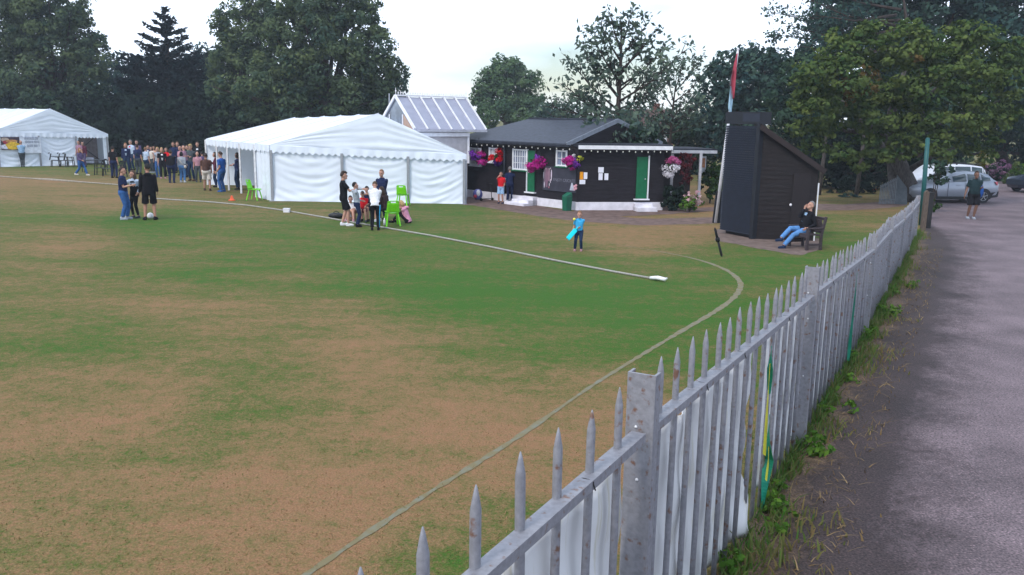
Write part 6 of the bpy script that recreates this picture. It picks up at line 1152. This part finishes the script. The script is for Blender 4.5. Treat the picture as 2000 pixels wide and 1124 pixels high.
mb.tube([O + Vector((.25, 0, 0)), A(1778, 372), A(1766, 340, .2), A(1750, 305, .4), A(1735, 265, .3), A(1745, 200), A(1770, 130)], [.62, .44, .36, .33, .26, .18, .07], 12); mb.tube([O + Vector((-.35, .2, 0)), A(1748, 372, .5), A(1744, 345, .6), A(1740, 310, 1), A(1700, 260, 1.4), A(1660, 210, 1.2), A(1620, 180, 1)], [.36, .27, .24, .22, .17, .11, .05], 10)
for x0, y0, x1, y1, x2, y2 in ((1748, 300, 1800, 262, 1860, 232), (1740, 270, 1690, 240, 1655, 150), (1742, 215, 1720, 160, 1700, 95), (1745, 200, 1810, 170, 1900, 130), (1770, 335, 1830, 300, 1880, 285), (1738, 262, 1790, 210, 1850, 150), (1700, 260, 1650, 255, 1610, 245), (1860, 232, 1910, 215, 1970, 190)): mb.tube([A(x0, y0, .2), A(x1, y1, -.6), A(x2, y2, -.9)], [.16, .10, .03], 7)
mb.build('trunk', BARK2, t, O, smooth=True)
# slim tree trunks standing in the wood behind the hut
for px, y0, lb in ((1606, 292, 'slim pale trunk among the trees right of the hut roof'), (1680, 330, 'slim dark trunk among the trees right of the hut'),):
    b = At(px, 300, 44); O = Vector((b.x, b.y, 0)); t = thing('slim_tree', lb, 'tree', O, 0, 'slim trunks behind the hut'); mb = MB(); mb.tube([O, At(px + 4, 300, 44), At(px + 10, 230, 44)], [.12, .10, .05], 8); mb.build('trunk', BARK2, t, O, smooth=True); bb_ = pxblobs(44, [(px + 10, 225, 22), (px - 4, 205, 18)], .3, 2); V, T = leafcloud(bb_, .22, .9); crown('crown', V, T, LM['dark'], t, O)
# garden shrubs
def shrub(label, Y, px, lst, mk, size, dens=1.2, name='shrub', cat='shrub', group=None, flowers=None, seed=1, shell=.5):
    b = At(px, 300, Y); O = Vector((b.x, b.y, 0)); t = thing(name, label, cat, O, 0, group); V, T = leafcloud(pxblobs(Y, lst, .5, seed), size, dens, 10, shell); crown('foliage', V, T, LM[mk], t, O)
    mb = MB(); c = At(px, sum(l[1] for l in lst) / len(lst), Y); [mb.tube([O, Vector((c.x + dx, c.y, max(c.z, .2)))], [.03, .012], 5) for dx in (-.12, 0, .12)]; mb.build('stem', BARK, t, O)
    if flowers:
        for fl2, ca, cb, fs, fd_ in flowers:
            m = leafmat('petals_%d_%d' % (int(ca[0] * 1000), int(cb[1] * 1000)), ca, cb, .15); V, T = leafcloud(pxblobs(Y - .12, fl2, .3, seed), fs, fd_, 5, .75); crown('blossom', V, T, m, t, O)
    return t
t = shrub('clipped square dark green bush at the right corner of the clubhouse', 35, 1319, [(1310, 372, 14), (1326, 372, 13), (1312, 388, 15), (1326, 390, 15), (1318, 402, 15), (1304, 395, 12)], 'under', .085, 2.4, 'clipped_bush', 'bush', shell=.3)
shrub('pale pink flowering shrub beside the clipped bush', 34.6, 1352, [(1345, 393, 14), (1360, 396, 13), (1352, 404, 12), (1336, 402, 9)], 'bright', .11, 1.1, 'flowering_shrub', 'shrub', flowers=[([(1346, 382, 9), (1358, 384, 10), (1364, 392, 7), (1352, 388, 9)], (.42, .22, .26), (.62, .45, .46), .10, .75)])
shrub('tall rounded green bush right of the veranda post', 38.5, 1392, [(1388, 345, 20), (1402, 350, 18), (1385, 362, 20), (1400, 368, 18), (1395, 334, 14), (1378, 352, 10)], 'hedge', .12, 1.7, 'bush', 'bush')
shrub('dark red leaved shrub in front of the veranda', 36.6, 1342, [(1338, 320, 15), (1348, 312, 11), (1335, 334, 12), (1346, 342, 9), (1336, 355, 10), (1330, 308, 8)], 'red', .09, .8, 'red_shrub', 'shrub')
shrub('low spreading blue green shrub on the lawn right of the hut', 43, 1658, [(1645, 388, 11, 0, 6), (1660, 386, 12, 0, 7), (1674, 389, 10, 0, 6)], 'blue', .12, 1.9, 'low_shrub', 'shrub')
shrub('loose shrub with a few red flowers behind the low blue green shrub', 45.5, 1640, [(1640, 366, 16), (1662, 360, 18), (1684, 368, 14), (1700, 360, 16), (1700, 382, 9), (1622, 378, 8)], 'under', .14, 1.3, 'loose_shrub', 'shrub', flowers=[([(1621, 379, 3), (1633, 382, 3), (1712, 388, 4), (1708, 370, 3)], (.38, .05, .04), (.5, .1, .08), .09, .35)])
shrub('dark shrub in the shade behind the bench and lawn', 49, 1720, [(1716, 338, 20), (1735, 350, 18), (1700, 342, 20), (1750, 335, 22)], 'under', .2, 1.5, 'dark_shrub', 'shrub')
shrub('glossy leaved shrub overhanging the fence end in front of the silver car', 35.5, 1832, [(1828, 330, 14), (1842, 340, 15), (1824, 348, 12), (1850, 332, 10), (1838, 322, 10), (1836, 354, 8)], 'dark', .17, .55, 'glossy_shrub', 'shrub', shell=.2)
shrub('low weedy shrub at the road side behind the black post', 33.5, 1822, [(1822, 398, 10), (1832, 404, 8), (1818, 412, 9), (1812, 390, 8)], 'hedge', .11, 1.0, 'weedy_shrub', 'shrub')
shrub('golden pointed shrub above the man on the road', 60, 1918, [(1916, 322, 12), (1920, 308, 9), (1922, 298, 6), (1916, 335, 12)], 'gold', .15, 1.5, 'golden_shrub', 'shrub')
shrub('pink flowering bush right of the golden shrub', 58, 1950, [(1938, 338, 16), (1960, 334, 18), (1945, 350, 16), (1970, 350, 16)], 'dark', .17, 1.4, 'pink_bush', 'bush', flowers=[([(1938, 330, 12), (1958, 328, 14), (1968, 338, 11), (1945, 338, 12)], (.30, .13, .24), (.42, .24, .34), .16, .85)])
shrub('bright green clipped hedge at the right picture edge', 56, 1992, [(1988, 332, 12), (2000, 334, 14), (1990, 346, 12), (2004, 346, 14)], 'bright', .14, 1.7, 'hedge', 'hedge')
shrub('yellow green bush below the pink flowering bush', 55, 1977, [(1975, 348, 11), (1968, 356, 9), (1984, 356, 10), (1990, 322, 11)], 'oak', .14, 1.5, 'rounded_bush', 'bush')
shrub('green hedge beyond the white van', 78, 1855, [(1830, 308, 18), (1860, 305, 18), (1885, 308, 16), (1845, 320, 18), (1875, 320, 18)], 'poplar', .24, 1.5, 'far_hedge', 'hedge')
# grey wall at the far side of the car park
wa, wb_ = At(1780, 318, 66), At(1905, 322, 66); mb = MB(); mb.hexa([Vector((wa.x, wa.y, 0)), Vector((wb_.x, wb_.y, 0)), Vector((wb_.x, wb_.y + .2, 0)), Vector((wa.x, wa.y + .2, 0)), wa, wb_, wb_ + Vector((0, .2, 0)), wa + Vector((0, .2, 0))]); tag(mb.build('garden_wall', mat('wall_grey', (.22, .22, .25), .9, .15, 2), None, origin=(wa.x, wa.y, 0)), 'long grey wall behind the white van', 'wall')
# grey railing gate on the lane behind the lawn
ga, gb_ = G(1717, 399), G(1765, 399); t = thing('railing_gate', 'small grey metal railing under the yellow green tree', 'railing', ga); zt1, zt2 = At(1717, 362, ga.y).z, At(1745, 346, gb_.y).z
GRY = mat('railing_grey', (.16, .18, .20), .6)
for i in range(11):
    f = i / 10; p = ga.lerp(gb_, f * .62); mb = MB(); mb.box(p + Vector((0, 0, (zt1 + (zt2 - zt1) * f) / 2)), (.035, .035, zt1 + (zt2 - zt1) * f)); mb.build('bar', GRY, t, ga)
mb = MB(); e_ = ga.lerp(gb_, .62); mb.bar(ga + Vector((0, .03, .2)), e_ + Vector((0, .03, .2)), .03, .04); mb.bar(ga + Vector((0, .03, zt1 - .1)), e_ + Vector((0, .03, zt2 - .1)), .03, .04); mb.build('rail', GRY, t, ga)
mb = MB(); q_ = At(1752, 360, gb_.y); mb.hexa([Vector((e_.x, e_.y, 0)), Vector((e_.x + .5, e_.y - .2, 0)), Vector((e_.x + .5, e_.y - .15, 0)), Vector((e_.x, e_.y + .05, 0)), Vector((e_.x, e_.y, zt2 + .1)), Vector((e_.x + .42, e_.y - .2, zt2 * .62)), Vector((e_.x + .42, e_.y - .15, zt2 * .62)), Vector((e_.x, e_.y + .05, zt2 + .1))]); mb.build('panel', mat('gate_panel', (.10, .12, .14), .6), t, ga)  # panel coloured dim to stand in for shade under the tree
shrub('dark climbing shrub spilling over the flat clubhouse roof below the airy tree', 37.4, 1205, [(1160, 262, 17), (1188, 252, 18), (1215, 264, 17), (1246, 268, 16), (1152, 246, 11), (1182, 268, 13), (1236, 252, 13), (1274, 270, 12), (1205, 245, 12)], 'dark', .17, 1.3, 'climbing_shrub', 'shrub')
# hanging baskets
def basket(label, px, py, Y, r, cols):
    c = At(px, py, Y); O = c.copy(); t = thing('hanging_basket', label, 'flower basket', O, 0, 'hanging flower baskets on the clubhouse'); rr = 1.12 * r * Y / FPX
    mb = MB(); mb.ell((0, 0, -rr * .3), (rr * .42, rr * .42, rr * .42), 14, 9); mb.build('basket', mat('basket_moss', (.02, .03, .012), .95), t, smooth=True)
    mb = MB(); [mb.tube([(math.cos(a) * rr * .6, math.sin(a) * rr * .6, 0), (0, 0, rr * 2.0)], .008, 4) for a in (0, 2.1, 4.2)]; mb.build('chain', mat('cable_black', (.02, .02, .02), .6), t)
    V, T = leafcloud([((0, 0, 0), (rr * .6, rr * .6, rr * .55))], .09, .45, 6, .4); npmesh('foliage', V, np.arange(len(V)).reshape(-1, 4), LM['hedge'], t, T)
    for k, (dx, dz, s, ca, cb) in enumerate(cols):
        V, T = leafcloud([((dx * rr, -.1 * rr, dz * rr), (rr * s, rr * s, rr * s * .85))], .085, 2.2, 3, .35, spread=.32); V[:, 2] += 0; npmesh('blossom', V, np.arange(len(V)).reshape(-1, 4), leafmat('petal_%s_%d' % (int(px), k), ca, cb, .15), t, T)
    return t
_ml = leafcloud
def leafcloud(*a, **k):                                   # baskets hang in the air: no ground clamp
    global np_max_keep; V, T = _raw(*a, **k); return V, T
def _raw(blobs, size, dens=1.0, clump=12, shell=.55, flat=0.0, droop=0.0, spread=.16, scruff=True):
    sh = 50.0; V, T = _ml([((c[0], c[1], c[2] + sh), r) for c, r in blobs], size, dens, clump, shell, flat, droop, spread); V[:, 2] -= sh; return V, T
MAG = ((.36, .008, .16), (.52, .03, .30)); PUR = ((.12, .015, .26), (.25, .06, .42)); REDF = ((.48, .004, .015), (.62, .02, .03)); WHF = ((.55, .52, .58), (.72, .70, .74)); PNK = ((.32, .05, .16), (.5, .16, .3)); DPU = ((.035, .01, .12), (.09, .03, .2))
def wallY(px): s, z = hitL(px, 305); return (AL + dl * s).y - .35
basket('purple and magenta flower basket over the leftmost clubhouse window', 935, 306, wallY(935), 16, [(-.45, 0, .62, *PUR), (.4, -.1, .68, *MAG)])
basket('red flower basket with deep purple below, on the clubhouse wall', 971, 309, wallY(971), 14, [(0, .35, .8, *REDF), (0, -.55, .6, *DPU), (-.7, .0, .4, *REDF)])
basket('magenta flower basket hanging in front of the narrow green door', 1048, 317, wallY(1048), 17, [(-.4, -.2, .65, *MAG), (.45, .1, .62, *MAG), (.1, .35, .45, *PUR), (-.45, -.75, .34, *MAG)])
t = basket('magenta flower basket with a yellow spray near the building corner', 1115, 316, 34.6, 15, [(-.4, 0, .7, *MAG), (.35, -.2, .6, *PUR), (.1, -.75, .35, *MAG), (.95, .3, .36, (.35, .38, .03), (.5, .5, .08)), (.35, .75, .16, *WHF)])
basket('pink and white flower basket hanging at the right clubhouse corner', 1311, 324, 34.9, 16, [(0, .38, .7, *PNK), (-.05, -.4, .82, *WHF), (.35, .2, .45, *WHF)])

# ---------------------------------------------------------------- grass blades
def blades(name, P, H, lean, col, tint, wid):
    n = len(P); a = NR.uniform(0, 6.283, n); d = np.stack([np.cos(a), np.sin(a), np.zeros(n)], 1); la = NR.uniform(0, 6.283, n); l = np.stack([np.cos(la), np.sin(la), np.zeros(n)], 1) * (H * lean * NR.random(n))[:, None]
    mid = P + l * .4 + np.array([0, 0, 1]) * (H * .6)[:, None]; tip = P + l + np.array([0, 0, 1]) * H[:, None] * .95; w = wid[:, None]
    V = np.stack([P - d * w, P + d * w, mid + d * w * .7, mid - d * w * .7, tip], 1).reshape(-1, 3); k = np.arange(n) * 5
    F = np.concatenate([np.stack([k, k + 1, k + 2, k + 3], 1), np.stack([k + 3, k + 2, k + 4, k + 4], 1)])
    me = bpy.data.meshes.new(name); fl = [tuple(q) for q in F[:n]] + [tuple(q[:3]) for q in F[n:]]; me.from_pydata(V.tolist(), [], fl); me.update(); at = me.attributes.new('tint', 'FLOAT', 'POINT'); at.data.foreach_set('value', np.repeat(tint, 5).astype(np.float32)); me.materials.append(col); ob = bpy.data.objects.new(name, me); COL.objects.link(ob); return tag(ob, kind='stuff')
# verge weeds and dry straw along the road side of the fence
n = 8500; yv = -1 + 30 * NR.random(n) ** 1.6; base = road_left(yv); wdv = np.maximum(tar_left(yv) - base, .2); cl = (np.sin(yv * 2.1) + np.sin(yv * 5.3 + 1) * .8 + np.sin(yv * 0.9 + 2) * .7) * .30 + .30
u = np.abs(NR.normal(size=n)) * np.clip(cl, .08, .8) * .42 * wdv * np.clip(1.25 - yv / 40, .4, 1.2); P = np.stack([base + .02 + u, yv, np.full(n, .004)], 1); grn = np.clip(.75 - u / wdv * .9 + NR.normal(size=n) * .2, 0, 1)
blades('verge_grass', P, NR.uniform(.05, .19, n) * np.clip(1.25 - u / wdv, .35, 1.2), 1.0, leafmat('verge_blades', (.20, .14, .07), (.06, .16, .03), .25), grn, NR.uniform(.006, .013, n))
n = 2600; yv = -1 + 26 * NR.random(n) ** 1.4; base = road_left(yv); wdv = np.maximum(tar_left(yv) - base, .2); P = np.stack([base + NR.random(n) * wdv * .75, yv, np.full(n, .006)], 1)
blades('dry_straw', P, NR.uniform(.03, .07, n), 4.5, leafmat('straw', (.10, .065, .04), (.30, .22, .12), .1), NR.random(n), NR.uniform(.004, .008, n))
# short mown turf close to the camera
n = 42000; yy = 2.2 + 12 * NR.random(n) ** 2.2; xx = -9.5 + 14 * NR.random(n); k = xx < road_left(yy) - .05; xx, yy = xx[k], yy[k]; px, py = proj(xx, yy); k = (px > -60) & (py < 1220); xx, yy = xx[k], yy[k]; n = len(xx); dr_ = np.clip(dryness(xx, yy) + NR.normal(size=n) * .28 + .25 * np.sin(xx * 2.3 + yy * 1.1) * np.sin(yy * 2.9), 0, 1)
blades('turf_blades', np.stack([xx, yy, np.zeros(n)], 1), NR.uniform(.012, .032, n) * np.clip(1.3 - yy / 13, .2, 1), 3.0, leafmat('turf_blade', (.075, .13, .035), (.30, .19, .10), .3), dr_, NR.uniform(.0035, .0065, n))
n = 900; yy = 3 + 8 * NR.random(n); xx = road_left(yy) - .12 - np.abs(NR.normal(size=n)) * .25; blades('fence_grass', np.stack([xx, yy, np.zeros(n)], 1), NR.uniform(.06, .2, n), .9, MATS['verge_blades'], np.clip(NR.normal(.6, .25, n), 0, 1), NR.uniform(.005, .009, n))

wb = []
for yv_ in list(NR.uniform(4.2, 20, 24)): wb.append(((float(road_left(yv_)) + abs(NR.normal()) * .22 + .05, float(yv_), .06), float(NR.uniform(.07, .19))))
V, T = leafcloud(wb, .06, .55, 8, .2, spread=.3); V[:, 2] = np.maximum(V[:, 2], .015)
o = npmesh('verge_weeds', V, np.arange(len(V)).reshape(-1, 4), LM['bright'], None, T); tag(o, kind='stuff')

# ---------------------------------------------------------------- thin haze volume added to lift the dark tones
hz = MB(); hz.box((0, 60, 17), (260, 260, 36)); hm_ = bpy.data.materials.new('haze'); hm_.use_nodes = True; t_ = hm_.node_tree; t_.nodes.clear()
o1_ = t_.nodes.new('ShaderNodeOutputMaterial'); pv = t_.nodes.new('ShaderNodeVolumePrincipled'); pv.inputs['Density'].default_value = 0.0006; pv.inputs['Color'].default_value = (.80, .88, 1.0, 1); t_.links.new(pv.outputs[0], o1_.inputs['Volume'])
tag(hz.build('haze', hm_), kind='stuff')
